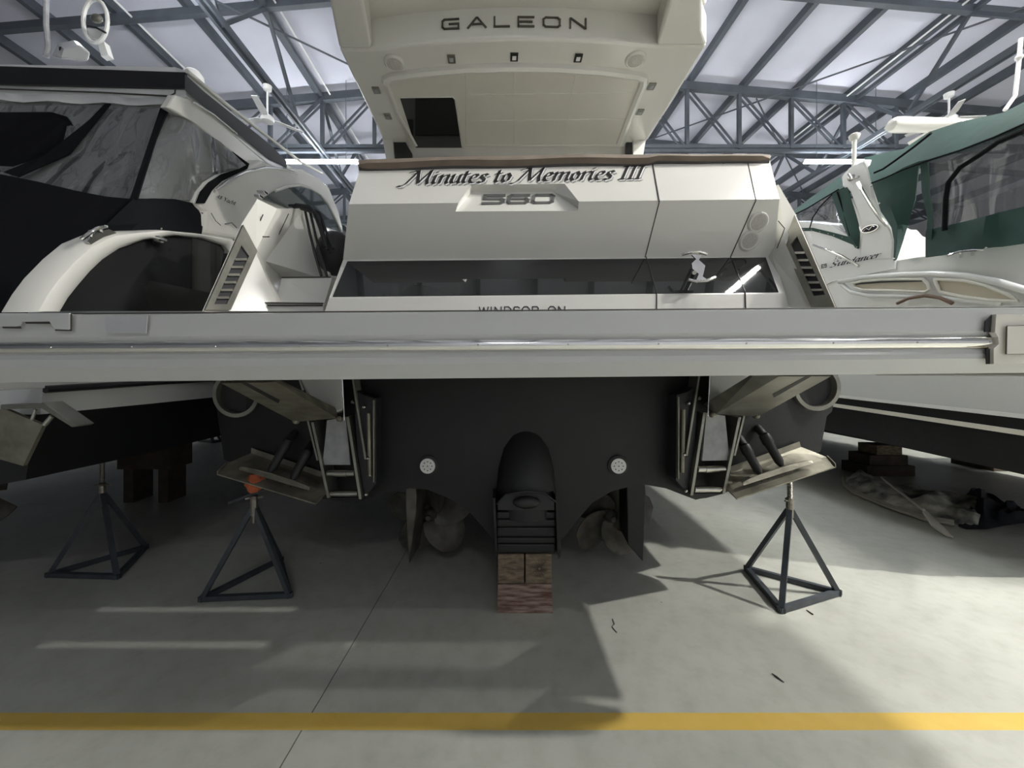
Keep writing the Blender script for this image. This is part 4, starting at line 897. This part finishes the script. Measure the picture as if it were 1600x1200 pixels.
# interior behind the vinyl
MB().b2((-7.2, 5.4, 2.4), (-3.0, 5.5, 4.2)).build('cabin_interior', mat('cabin_grey', (.16,.17,.17), .7, noise=.5, scale=2), LB)
# hardtop
hz = MB(); Zt, Zb = 4.46, 4.10
hz.loft([[V((-7.3, 3.62, Zb)), V((-3.05, 3.62, Zb)), V((-2.88, 3.6, Zb+.08)), V((-2.88, 3.6, Zt-.05)), V((-3.0, 3.62, Zt)), V((-7.3, 3.6, Zt+.05))],
         [V((-7.3, 5.2, Zb+.1)), V((-3.0, 5.2, Zb+.1)), V((-2.86, 5.2, Zb+.15)), V((-2.86, 5.2, Zt+.02)), V((-2.98, 5.2, Zt+.08)), V((-7.3, 5.2, Zt+.1))],
         [V((-7.3, 6.2, Zb+.1)), V((-3.3, 6.2, Zb+.1)), V((-3.1, 6.2, Zb+.15)), V((-3.0, 6.2, Zb+.2)), V((-3.1, 6.2, Zb+.25)), V((-7.3, 6.2, Zb+.3))]])
lh = hz.build('hardtop', M['gel2'], LB)
MB().prism([P(-160,98,3.585), P(290,113,3.585), P(290,138,3.585), P(-160,127,3.585)], (0, .02, 0)).build('black_band', M['black'], lh)
bd = MB(); bd.loft([[PX(x, a, -2.85), PX(x, b2q, -2.85), PX(x, b2q, -2.9), PX(x, a, -2.9)] for x, a, b2q in ((289,116,141),(320,144,168),(350,168,191),(420,224,249),(448,252,262))])
bd.build('black_band', M['dark'], lh)
MB().tube([P(-160,138,3.595), P(0,139,3.595), P(150,144,3.595), P(265,150,3.595), P(273,146,3.595), P(274,138,3.595)], .006, 6).build('trim_line', M['seam'], lh)
MB().tube([PX(x, y, -2.86) for x, y in ((292,111),(350,160),(420,215),(470,253),(503,271))], .02, 8).build('roof_edge', M['gel'], lh, smooth=True)
lip = []
for i in range(25):
    x = -160+430*i/24; y = 157+.03*x+1.8*math.sin(i*1.3); lip.append([P(x, y-12, 3.6), P(x, y, 3.56), P(x, y+3, 3.6), P(x, y-10, 3.7)])
MB().loft(lip).build('canvas_track_cover', M['gel2'], lh, smooth=True)
MB().prism([PX(x, y, -2.88) for x, y in ((274,148),(300,156),(345,186),(420,238),(458,262),(440,270),(400,262),(380,250),(340,222),(300,190),(262,168))], (-.08, 0, 0)).build('side_rail_moulding', M['gel'], lh, bevel=.015)
MB().tube([PX(x, y, -2.855) for x, y in ((300,161),(303,160),(335,180),(370,209),(369,213))], .010, 8).build('grab_rail', M['chrome'], lh, smooth=True)
# superstructure side with arched moulding
side = [(360,374),(315,366),(318,332),(303,318),(312,300),(325,285),(345,273),(385,264),(410,250),(440,262),(475,264),(500,278),(515,292),(530,330),(538,362),(470,380)]
sup = MB().prism([PX(x, y, -2.72) for x, y in side], (-.25, 0, 0)).build('superstructure', M['gel'], LB)
b = sup.modifiers.new('b', 'BEVEL'); b.width = .05; b.segments = 3; b.limit_method = 'ANGLE'
MB().tube([PX(x, y, -2.69) for x, y in ((337,297),(360,280),(385,268),(415,262),(445,264),(464,272))], .014, 8).build('grab_rail', M['chrome'], sup, smooth=True)
MB().tube([PX(x, y, -2.70) for x, y in ((430,298),(450,291),(468,289),(485,294),(500,303),(512,318),(534,362))], .02, 8).build('window_trim', M['gel'], sup, smooth=True)
MB().prism([PX(x, y, -2.715) for x, y in ((408,311),(428,298),(456,291),(483,295),(502,305),(520,335),(535,366),(500,350),(440,322))], (.012, 0, 0)).build('side_windscreen', M['glass'], sup)
SP = (V((-2.70, 0, 0)), V((1, 0, 0)))
text_px('48 Yacht', PEN, (336,309), (366,321), (0,-4.2), SP, .001, .012, nib=(.10,.08), shear=.3).build('side_lettering', M['black'], sup)
MB().tube([PX(x, y, -2.69) for x, y in ((330,333),(337,345),(345,352))], .004, 6).tube([PX(x, y, -2.69) for x, y in ((352,350),(362,348),(370,356))], .006, 6).build('badge', M['silver'], sup)
# gear on the hardtop
sl = thing('searchlight', P(112,85,3.9), 'white searchlight housing on the roof edge of the left boat', 'lamp')
MB().loft([[P(80,88,4.1), P(90,68,4.1), P(118,62,4.1), P(130,72,4.1), P(122,90,4.1)], [P(95,92,3.75), P(100,76,3.75), P(125,70,3.75), P(142,82,3.75), P(137,97,3.75)]]).build('housing', M['gel2'], sl, bevel=.02)
MB().prism([P(92,73,3.88), P(108,73,3.88), P(108,78,3.88), P(92,78,3.88)], (0, .02, 0)).build('slot', M['black'], sl)
dm = thing('satellite_dome', P(150,60,3.9), 'clear-sided white dome unit on a bracket above the left boat roof', 'antenna')
def pxring(cx_, cy_, rx, ry, Y, n=20): return [P(cx_+rx*math.cos(2*math.pi*k/n), cy_+ry*math.sin(2*math.pi*k/n), Y) for k in range(n+1)]
MB().tube(pxring(149, 33, 19, 34, 3.9), .018, 8).build('ring', M['white'], dm, smooth=True)
MB().loft([[P(136,44,3.9), P(164,48,3.9), P(166,52,4.2), P(134,50,4.2)], [P(140,58,3.9), P(160,64,3.9), P(160,64,4.1), P(140,60,4.1)]]).build('base', M['white'], dm, bevel=.01)
MB().ball(P(151,29,3.9), (.06,.03,.045), 12, 8).build('hub', M['satin'], dm, smooth=True)
MB().prism([P(*p, 3.95) for p in ((152,64),(162,64),(169,86),(158,88))], (0, .06, 0)).build('foot', M['white'], dm)
MB().tube([P(137,41,3.88), P(150,43,3.87), P(165,51,3.88)], .010, 8).build('strap', M['blackm'], dm)
tag(MB().tube([P(72,-60,3.95), P(72,40,3.95), P(76,75,3.95), P(72,90,3.95)], .022, 8).build('antenna_pole', M['galv']), 'grey antenna pole rising from the left boat roof edge', 'antenna')
d2 = thing('navigation_dome', P(302,118,4.0), 'small round white dome at the corner of the left boat roof', 'antenna')
MB().lathe(P(302,124,4.0), (0,0,1), [(.085,-.04),(.095,0),(.09,.04),(.06,.08),(.01,.095)], 20).build('dome', M['white'], d2, smooth=True)
# ================================================================== RIGHT BOAT
RB = thing('motor_yacht', (6.15, 4.5, .8), 'white motor yacht on the right under a green canvas top', 'boat')
RXC = 6.15; K = 1.25
def zk(z): return EYE-(EYE-z)*K
def rsec(y, hw, kz_, cz, wz):
    y, kz_, cz, wz = y*K, kz_-.08, zk(cz), zk(wz)
    return [V((RXC-hw, y, wz)), V((RXC-hw*.985, y, cz)), V((RXC, y, kz_)), V((RXC+hw*.985, y, cz)), V((RXC+hw, y, wz))]
YS = 2.28
MB().loft([rsec(YS, 2.12, .55, .97, 1.34), rsec(4, 2.15, .55, 1.05, 1.40), rsec(6, 2.1, .58, 1.1, 1.46), rsec(9, 1.8, .68, 1.2, 1.56), rsec(12, .9, .9, 1.5, 1.75), rsec(13.6, .05, 1.2, 1.8, 1.95)]).build('hull_bottom', M['anti'], RB)
rs = []
for y, hw, zb, zt in ((YS,2.15,1.345,2.39),(3,2.17,1.37,2.49),(3.7,2.17,1.40,2.57),(6,2.12,1.46,2.55),(9,1.85,1.56,2.65),(12,1.0,1.75,2.75),(13.8,.1,1.95,2.85)):
    y, zb, zt = y*K, zk(zb), zk(zt)
    rs.append([V((RXC-hw, y, zb)), V((RXC-hw, y, 1.9)), V((RXC-hw+.05, y, zt)), V((RXC+hw-.05, y, zt)), V((RXC+hw, y, 1.9)), V((RXC+hw, y, zb))])
MB().loft(rs).build('topsides', M['gel2'], RB)
for z0, z1, th_, dx, m_, nm in ((1.335, 1.40, .016, .0, M['white'], 'boot_line'), (1.235, 1.315, .02, .005, M['cream'], 'cream_stripe'), (1.29, 1.362, .05, -.006, M['black'], 'black_band')):
    MB().loft([[V((RXC-2.14-dx, y*K, zk(z)-th_)), V((RXC-2.165-dx-.012*(y > 3), y*K, zk(z)-th_)), V((RXC-2.165-dx-.012*(y > 3), y*K, zk(z)+th_)), V((RXC-2.14-dx, y*K, zk(z)+th_))] for y, z in ((YS, z0), (4, z1), (6, z1+.06))]).build(nm, m_, RB)
KX = 3.15
def r(x, y, X=KX): return PX(x, y, X*K)
# side air intakes
for outl, m_ in ((((1331,443),(1345,439.5),(1375,437),(1410,436),(1442,436),(1450,443),(1453,452),(1446,456),(1395,454),(1347,453),(1336,449)), M['beige']), (((1461,436),(1506,438),(1540,446),(1575,460),(1592,471),(1544,469),(1500,463),(1469,456),(1464,446)), M['beige'])):
    vt = MB().prism([r(*p, KX+.0) for p in outl], (-.012, 0, 0)).build('intake_recess', m_, RB)
    MB().tube([r(*p, KX-.02) for p in outl+(outl[0],)], .014, 8).build('intake_rim', M['gel'], vt, smooth=True)
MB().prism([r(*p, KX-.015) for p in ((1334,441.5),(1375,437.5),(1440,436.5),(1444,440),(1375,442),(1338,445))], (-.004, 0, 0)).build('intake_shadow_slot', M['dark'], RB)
MB().tube([r(*p, KX-.01) for p in ((1312,440),(1345,434),(1400,430),(1460,428),(1510,431),(1560,441),(1610,456))], .028, 10).build('sculpted_ridge', M['gel2'], RB, smooth=True)
MB().tube([r(*p, KX-.01) for p in ((1316,445),(1330,456),(1360,462),(1420,463),(1480,466),(1560,474))], .022, 10).build('sculpted_ridge', M['gel2'], RB, smooth=True)
MB().tube([r(*p, KX-.03) for p in ((1402,474),(1420,466),(1445,462),(1468,465),(1488,474))], .016, 8).build('exhaust_arch', M['brownglass'], RB, smooth=True)
ck = thing('mooring_cleat', r(1508,398,KX), 'chrome cleat at the edge of the green canvas on the right boat', 'cleat')
MB().tube([r(1482,399,KX-.03), r(1500,393,KX-.06), r(1520,391,KX-.06), r(1536,391,KX-.03)], .011, 8).tube([r(1502,401,KX), r(1502,393,KX-.05)], .013, 8).tube([r(1520,398,KX), r(1520,391,KX-.05)], .013, 8).build('cleat_body', M['chrome'], ck, smooth=True)
# cabin side and foredeck forward of the arch
MB().prism([r(*p, 3.205) for p in ((1240,345),(1300,352),(1335,375),(1341,380),(1345,360),(1330,310),(1345,340),(1400,372),(1398,420),(1300,440),(1240,470),(1200,470),(1200,350))], (.3, 0, 0)).build('cabin_side', M['gel2'], RB)
CP = (V((3.19*K, 0, 0)), V((-1, 0, 0)))
text_px('Sundancer', PEN, (1298,418), (1374,402), (0,-5.5), CP, .001, .004, nib=(.10,.07), shear=.3).build('model_lettering', M['black'], RB)
text_px('330', PEN, (1303,407), (1318,404), (0,-4), CP, .001, .004, nib=(.07,.05), shear=.3).build('model_lettering', M['black'], RB)
text_px('ES', {**MONO, **{'S': (1.6, [[(1.3,.96),(.06,.96),(.06,.56),(1.15,.56),(1.3,.45),(1.3,.16),(1.15,.05),(.0,.05)]])}}, (1284,419), (1293,417), (0,-5), CP, .001, .004, w=.3).build('model_lettering', M['black'], RB)
MB().tube([r(*p, 3.1) for p in ((1270,383),(1290,390),(1315,400),(1342,416))], .014, 8).build('bow_rail', M['chrome'], RB, smooth=True)
MB().prism([r(*p, 3.22) for p in ((1259,362),(1285,362),(1315,370),(1296,380),(1270,386),(1262,380))], (-.01, 0, 0)).build('windscreen', M['glass'], RB)
# radar arch
arch = [(1315,292),(1313,276),(1325,262),(1350,248),(1358,262),(1363,282),(1366,308),(1374,328),(1384,345),(1394,358),(1399,375),(1396,408),(1345,408),(1341,392),(1345,362),(1336,326),(1327,300)]
ah = MB().prism([r(*p, 3.2) for p in arch], (.18, 0, 0)).build('radar_arch', M['gel2'], RB)
b = ah.modifiers.new('b', 'BEVEL'); b.width = .03; b.segments = 3; b.limit_method = 'ANGLE'
MB().tube([r(*p, 3.17) for p in ((1341,285),(1350,302),(1362,322),(1376,342),(1386,352))], .016, 8).build('grab_rail', M['chrome'], ah, smooth=True)
AP = (V((3.195*K, 0, 0)), V((-1, 0, 0)))
def ell(cx_, cy_, rx, ry, ang, n=24): return [(cx_+rx*math.cos(2*math.pi*k/n)*math.cos(ang)-ry*math.sin(2*math.pi*k/n)*math.sin(ang), cy_+rx*math.cos(2*math.pi*k/n)*math.sin(ang)+ry*math.sin(2*math.pi*k/n)*math.cos(ang)) for k in range(n)]
em = MB().prism([PL(*p, AP, .002) for p in ell(1360,357.5,14,5.5,-.32)], (-.006, 0, 0)).build('oval_emblem', M['chrome'], ah)
MB().prism([PL(*p, AP, .009) for p in ell(1360,357.5,12,4.3,-.32)], (-.003, 0, 0)).build('emblem_field', M['navy'], em)
MB().tube([PL(*p, AP, .014) for p in ((1351,361),(1356,357),(1360,359),(1365,353),(1369,354))], .006, 6).build('emblem_mark', M['chrome'], em)
# green canvas
gc = MB()
gc.sheet([[r(1350,246,3.3), r(1411,233,3.35), r(1452,206,3.3), r(1500,190,3.3), r(1568,176,3.35), r(1606,156,3.4), r(1650,143,3.4)],
          [r(1356,262,3.2), r(1411,248,3.22), r(1452,228,3.2), r(1500,214,3.2), r(1560,196,3.2), r(1606,178,3.2), r(1650,163,3.2)],
          [r(1362,286,3.14), r(1411,266,3.14), r(1452,251,3.14), r(1500,236,3.14), r(1552,216,3.14), r(1606,193,3.14), r(1650,175,3.14)]], .012)
gc.sheet([[r(1362,286,3.14), r(1385,277,3.14), r(1411,262,3.14), r(1436,252,3.14)], [r(1376,330,3.14), r(1390,320,3.12), r(1411,312,3.14), r(1430,312,3.16)], [r(1393,356,3.14), r(1402,352,3.12), r(1411,350,3.15), r(1419,352,3.18)], [r(1397,376,3.14), r(1402,378,3.12), r(1407,378,3.15), r(1411,377,3.18)], [r(1396,406,3.12), r(1398,407,3.12), r(1400,407,3.15), r(1402,404,3.18)]], .01)
gc.sheet([[r(1446,360,3.16), r(1490,350,3.16), r(1540,338,3.13), r(1560,332,3.15), r(1600,323,3.16), r(1650,312,3.16)], [r(1446,385,3.14), r(1490,378,3.16), r(1535,370,3.09), r(1560,362,3.15), r(1600,355,3.14), r(1650,345,3.14)], [r(1446,402,3.12), r(1490,396,3.12), r(1540,388,3.12), r(1565,385,3.12), r(1600,380,3.12), r(1650,372,3.12)]], .01)
gc.prism([r(*p, 3.15) for p in ((1438,252),(1449,249),(1451,300),(1456,330),(1456,358),(1455,400),(1446,402),(1449,340),(1440,300))], (.015, 0, 0))
gcan = gc.build('canvas_top', M['green'], RB, smooth=True)
for p in ((1361,291),(1374,318),(1388,349),(1397,404),(1541,387)): MB().ball(r(*p, 3.10), .009, 8, 6).build('snap_stud', M['steel'], gcan)
MB().tube([r(*p, 3.12) for p in ((1362,286),(1385,277),(1411,265),(1452,250),(1500,235),(1552,215),(1606,191),(1650,175))], .008, 8).build('hem_piping', M['canvas'], gcan)
MB().tube([r(*p, 3.10) for p in ((1366,270),(1380,264),(1400,250),(1430,228),(1455,208))], .010, 8).build('frame_tube', M['canvas'], gcan)
MB().sheet([[r(1449,247,3.17), r(1500,236,3.2), r(1552,216,3.17), r(1606,194,3.17), r(1650,175,3.17)], [r(1452,310,3.19), r(1500,290,3.2), r(1552,275,3.17), r(1606,262,3.21), r(1650,250,3.2)], [r(1452,358,3.17), r(1500,350,3.17), r(1552,336,3.16), r(1606,322,3.17), r(1650,312,3.17)]], .004).build('clear_pane', M['vinyl2'], RB, smooth=True)
MB().tube([r(*p, 3.14) for p in ((1476,360),(1478,310),(1482,285),(1500,262),(1530,243),(1560,222),(1600,205))], .018, 8).build('pane_binding', M['canvas'], gcan, smooth=True)
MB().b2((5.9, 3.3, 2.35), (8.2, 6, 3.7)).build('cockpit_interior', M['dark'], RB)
MB().prism([r(*p, 3.6) for p in ((1420,358),(1428,368),(1438,403),(1408,404))], (.1, 0, 0)).build('helm_seat', M['beige'], RB, bevel=.02)
# forward canvas over the windscreen
fc = MB()
fc.sheet([[r(1239,330,3.5), r(1262,312,3.5), r(1285,296,3.5), r(1312,276,3.45)], [r(1243,334,3.3), r(1266,322,3.3), r(1292,306,3.3), r(1322,291,3.25)]], .012)
fc.sheet([[r(1298,303,3.2), r(1312,297,3.2), r(1324,292,3.2)], [r(1312,340,3.2), r(1322,340,3.18), r(1338,340,3.2)], [r(1326,372,3.2), r(1332,372,3.18), r(1343,362,3.2)], [r(1338,386,3.2), r(1340,389,3.18), r(1342,388,3.2)]], .012)
fc.sheet([[r(1246,356,3.2), r(1270,356,3.2), r(1300,363,3.2), r(1330,371,3.2)], [r(1246,361,3.2), r(1270,361,3.2), r(1300,369,3.2), r(1336,384,3.2)]], .012)
fcn = fc.build('windscreen_canvas', M['green'], RB, smooth=True)
MB().sheet([[r(1243,335,3.22), r(1268,322,3.26), r(1290,308,3.24), r(1308,298,3.22)], [r(1246,346,3.24), r(1272,340,3.22), r(1298,334,3.26), r(1318,334,3.22)], [r(1248,357,3.22), r(1275,357,3.25), r(1303,363,3.23), r(1328,371,3.22)]], .004).build('clear_pane', M['vinyl2'], RB, smooth=True)
MB().tube([r(*p, 3.2) for p in ((1242,335),(1262,325),(1295,305),(1310,296))], .008, 8).tube([r(*p, 3.19) for p in ((1265,357),(1270,340),(1282,322),(1300,304))], .007, 8).tube([r(*p, 3.19) for p in ((1308,300),(1318,330),(1328,368))], .008, 8).build('pane_binding', M['canvas'], fcn)
for x, y in ((1256,358),(1268,358.5),(1281,361),(1294,364),(1303,366.5),(1316,370),(1339,385)): MB().ball(r(x, y+1, 3.185), .007, 8, 6).build('snap_stud', M['steel'], fcn)
# gear on the arch
an = thing('mushroom_antenna', r(1334,272,3.25), 'white mushroom antenna on a short mast on the right boat arch', 'antenna')
pz = r(1334,270,3.25)
MB().tube([pz, P(1335,218,pz.y)], .022, 10).build('mast', M['gel'], an, smooth=True)
MB().lathe(P(1335,219,pz.y), (0,0,1), [(.02,-.01),(.035,.0),(.05,.035),(.052,.055),(.035,.07),(.01,.072)], 20).build('cap', M['gel'], an, smooth=True)
MB().ball(r(1334,278,3.22), (.06,.05,.04), 12, 8).tube([r(1326,272,3.18), r(1332,280,3.18), r(1342,276,3.18)], .012, 8).build('mast_clamp', M['steel'], an, smooth=True)
ra = thing('radar_antenna', P(1450,200,3.35*K), 'long white open-array radar bar behind the green canvas', 'radar')
ry = 3.35*K; pts = []
rings = []
for x, hh in ((1391,3),(1393,9),(1398,11.5),(1410,12),(1450,11),(1500,9),(1560,8)):
    cyy = 195+(x-1391)*.01; k = hh/F*ry; c = P(x, cyy, ry); rings.append([c+V((0, .07*math.cos(a), k*math.sin(a))) for a in [i*math.pi/6 for i in range(12)]])
MB().loft(rings).build('array_bar', M['gel'], ra, smooth=True)
MB().prism([P(x, y, ry) for x, y in ((1448,206),(1510,192),(1520,215),(1460,220))], (0, .2, 0)).build('pedestal', M['gel'], ra)
tag(MB().tube([P(1595,60,2.9*K), P(1592,95,2.9*K), P(1586,150,2.9*K), P(1570,172,2.9*K)], .016, 8).ball(P(1592,90,2.9*K), .028, 10, 8).build('anchor_light_pole', M['white']), 'slim white light pole above the green canvas at the right edge', 'antenna')
# ================================================================== HEAP UNDER THE RIGHT BOAT
import mathutils
def heap(outline, hgt, m, name, label, cat, seed=1, nx=26, ny=12):
    top_, bot = outline; rows_ = []
    for j in range(ny):
        v = j/(ny-1); row_ = []
        for i in range(nx):
            u = i/(nx-1)
            def at(pl, u):
                k = u*(len(pl)-1); a = min(int(k), len(pl)-2); return [pl[a][c]+(pl[a+1][c]-pl[a][c])*(k-a) for c in (0, 1)]
            a, b = at(top_, u), at(bot, u); ga, gb_ = G(*a), G(*b); p = lerp(gb_, ga, v)
            nz = mathutils.noise.noise(V((u*7+seed, v*4, seed))); n2 = mathutils.noise.noise(V((u*17+seed, v*11, seed*2)))
            edge = min(1, 6*min(u, 1-u))*min(1, 4*min(v, 1-v)) if 0 < u < 1 and 0 < v < 1 else 0
            p.z = .004+max(0, hgt*(math.sin(math.pi*v)**.6*(.75+.6*nz)+.25*n2))*edge; row_.append(p)
        rows_.append(row_)
    mb = MB(); n_ = nx; vs_ = [p for r_ in rows_ for p in r_]
    fs_ = [[j*n_+i, j*n_+i+1, (j+1)*n_+i+1, (j+1)*n_+i] for j in range(ny-1) for i in range(nx-1)]
    o = mb.add(vs_, fs_).build(name, m, smooth=True); return tag(o, label, cat)
hp_ = heap((((1322,745),(1335,742),(1360,745),(1400,760),(1450,768),(1500,772),(1535,785),(1545,800)), ((1316,755),(1330,772),(1365,785),(1400,800),(1445,814),(1490,822),(1520,826),(1545,820))), .16, M['tarp'], 'folded_sail', 'dirty cream and grey folded sail heaped on the floor under the right boat', 'sail', 4, 60, 24)
hp2 = heap((((1505,778),(1520,762),(1540,768),(1570,790),(1600,806),(1700,808)), ((1490,820),(1510,828),(1540,828),(1570,822),(1600,818),(1700,822))), .16, M['navy'], 'navy_cover', 'dark navy cover lying at the right end of the folded sail', 'cover', 9, 30, 14)
for k, off in enumerate((0, 5)):
    pts = [G(x, y-off*.8)+V((0,0,.03)) for x, y in ((1318,752),(1320,762),(1335,775),(1365,787),(1400,801),(1445,816),(1490,823))]
    MB().tube(pts, .018, 8).build('edge_rope', mat('rope_edge%d' % k, (.42,.40,.33), .8), hp_, smooth=True)
pd = thing('paddle', G(1440,805)+V((0,0,.1)), 'pale wooden paddle lying slanted across the folded sail', 'paddle')
MB().tube([G(1378,772)+V((0,0,.22)), G(1400,790)+V((0,0,.2)), G(1443,822)+V((0,0,.17))], .014, 8).build('shaft', M['wood2'] if 0 else mat('pale_wood', (.50,.47,.40), .6), pd)
bl = [G(x, y)+V((0,0,z)) for x, y, z in ((1440,818,.16),(1452,822,.12),(1475,834,.05),(1490,843,.01),(1478,840,.01),(1455,834,.08),(1442,825,.15))]
MB().prism(bl, (0, 0, .015)).build('blade', bpy.data.materials['pale_wood'], pd)
tag(MB().tube([G(957,967,.003), G(960,975,.003), G(956,979,.003), G(961,985,.003), G(964,988,.003)], .0022, 6).build('thread', M['wood3']), 'small curled brown thread on the lit floor right of the keel blocks', 'thread')
tag(MB().tube([G(1206,1052,.004), G(1214,1058,.004), G(1225,1066,.004)], [.002, .0045, .002], 6).build('twig', M['wood3']), 'tiny dark twig on the floor between the stripe and the right jack stand', 'twig')
tag(MB().tube([G(1260,953,.004), G(1270,960,.004)], [.003, .005], 6).build('twig', M['wood3']), 'tiny dark twig on the floor just right of the right jack stand', 'twig')
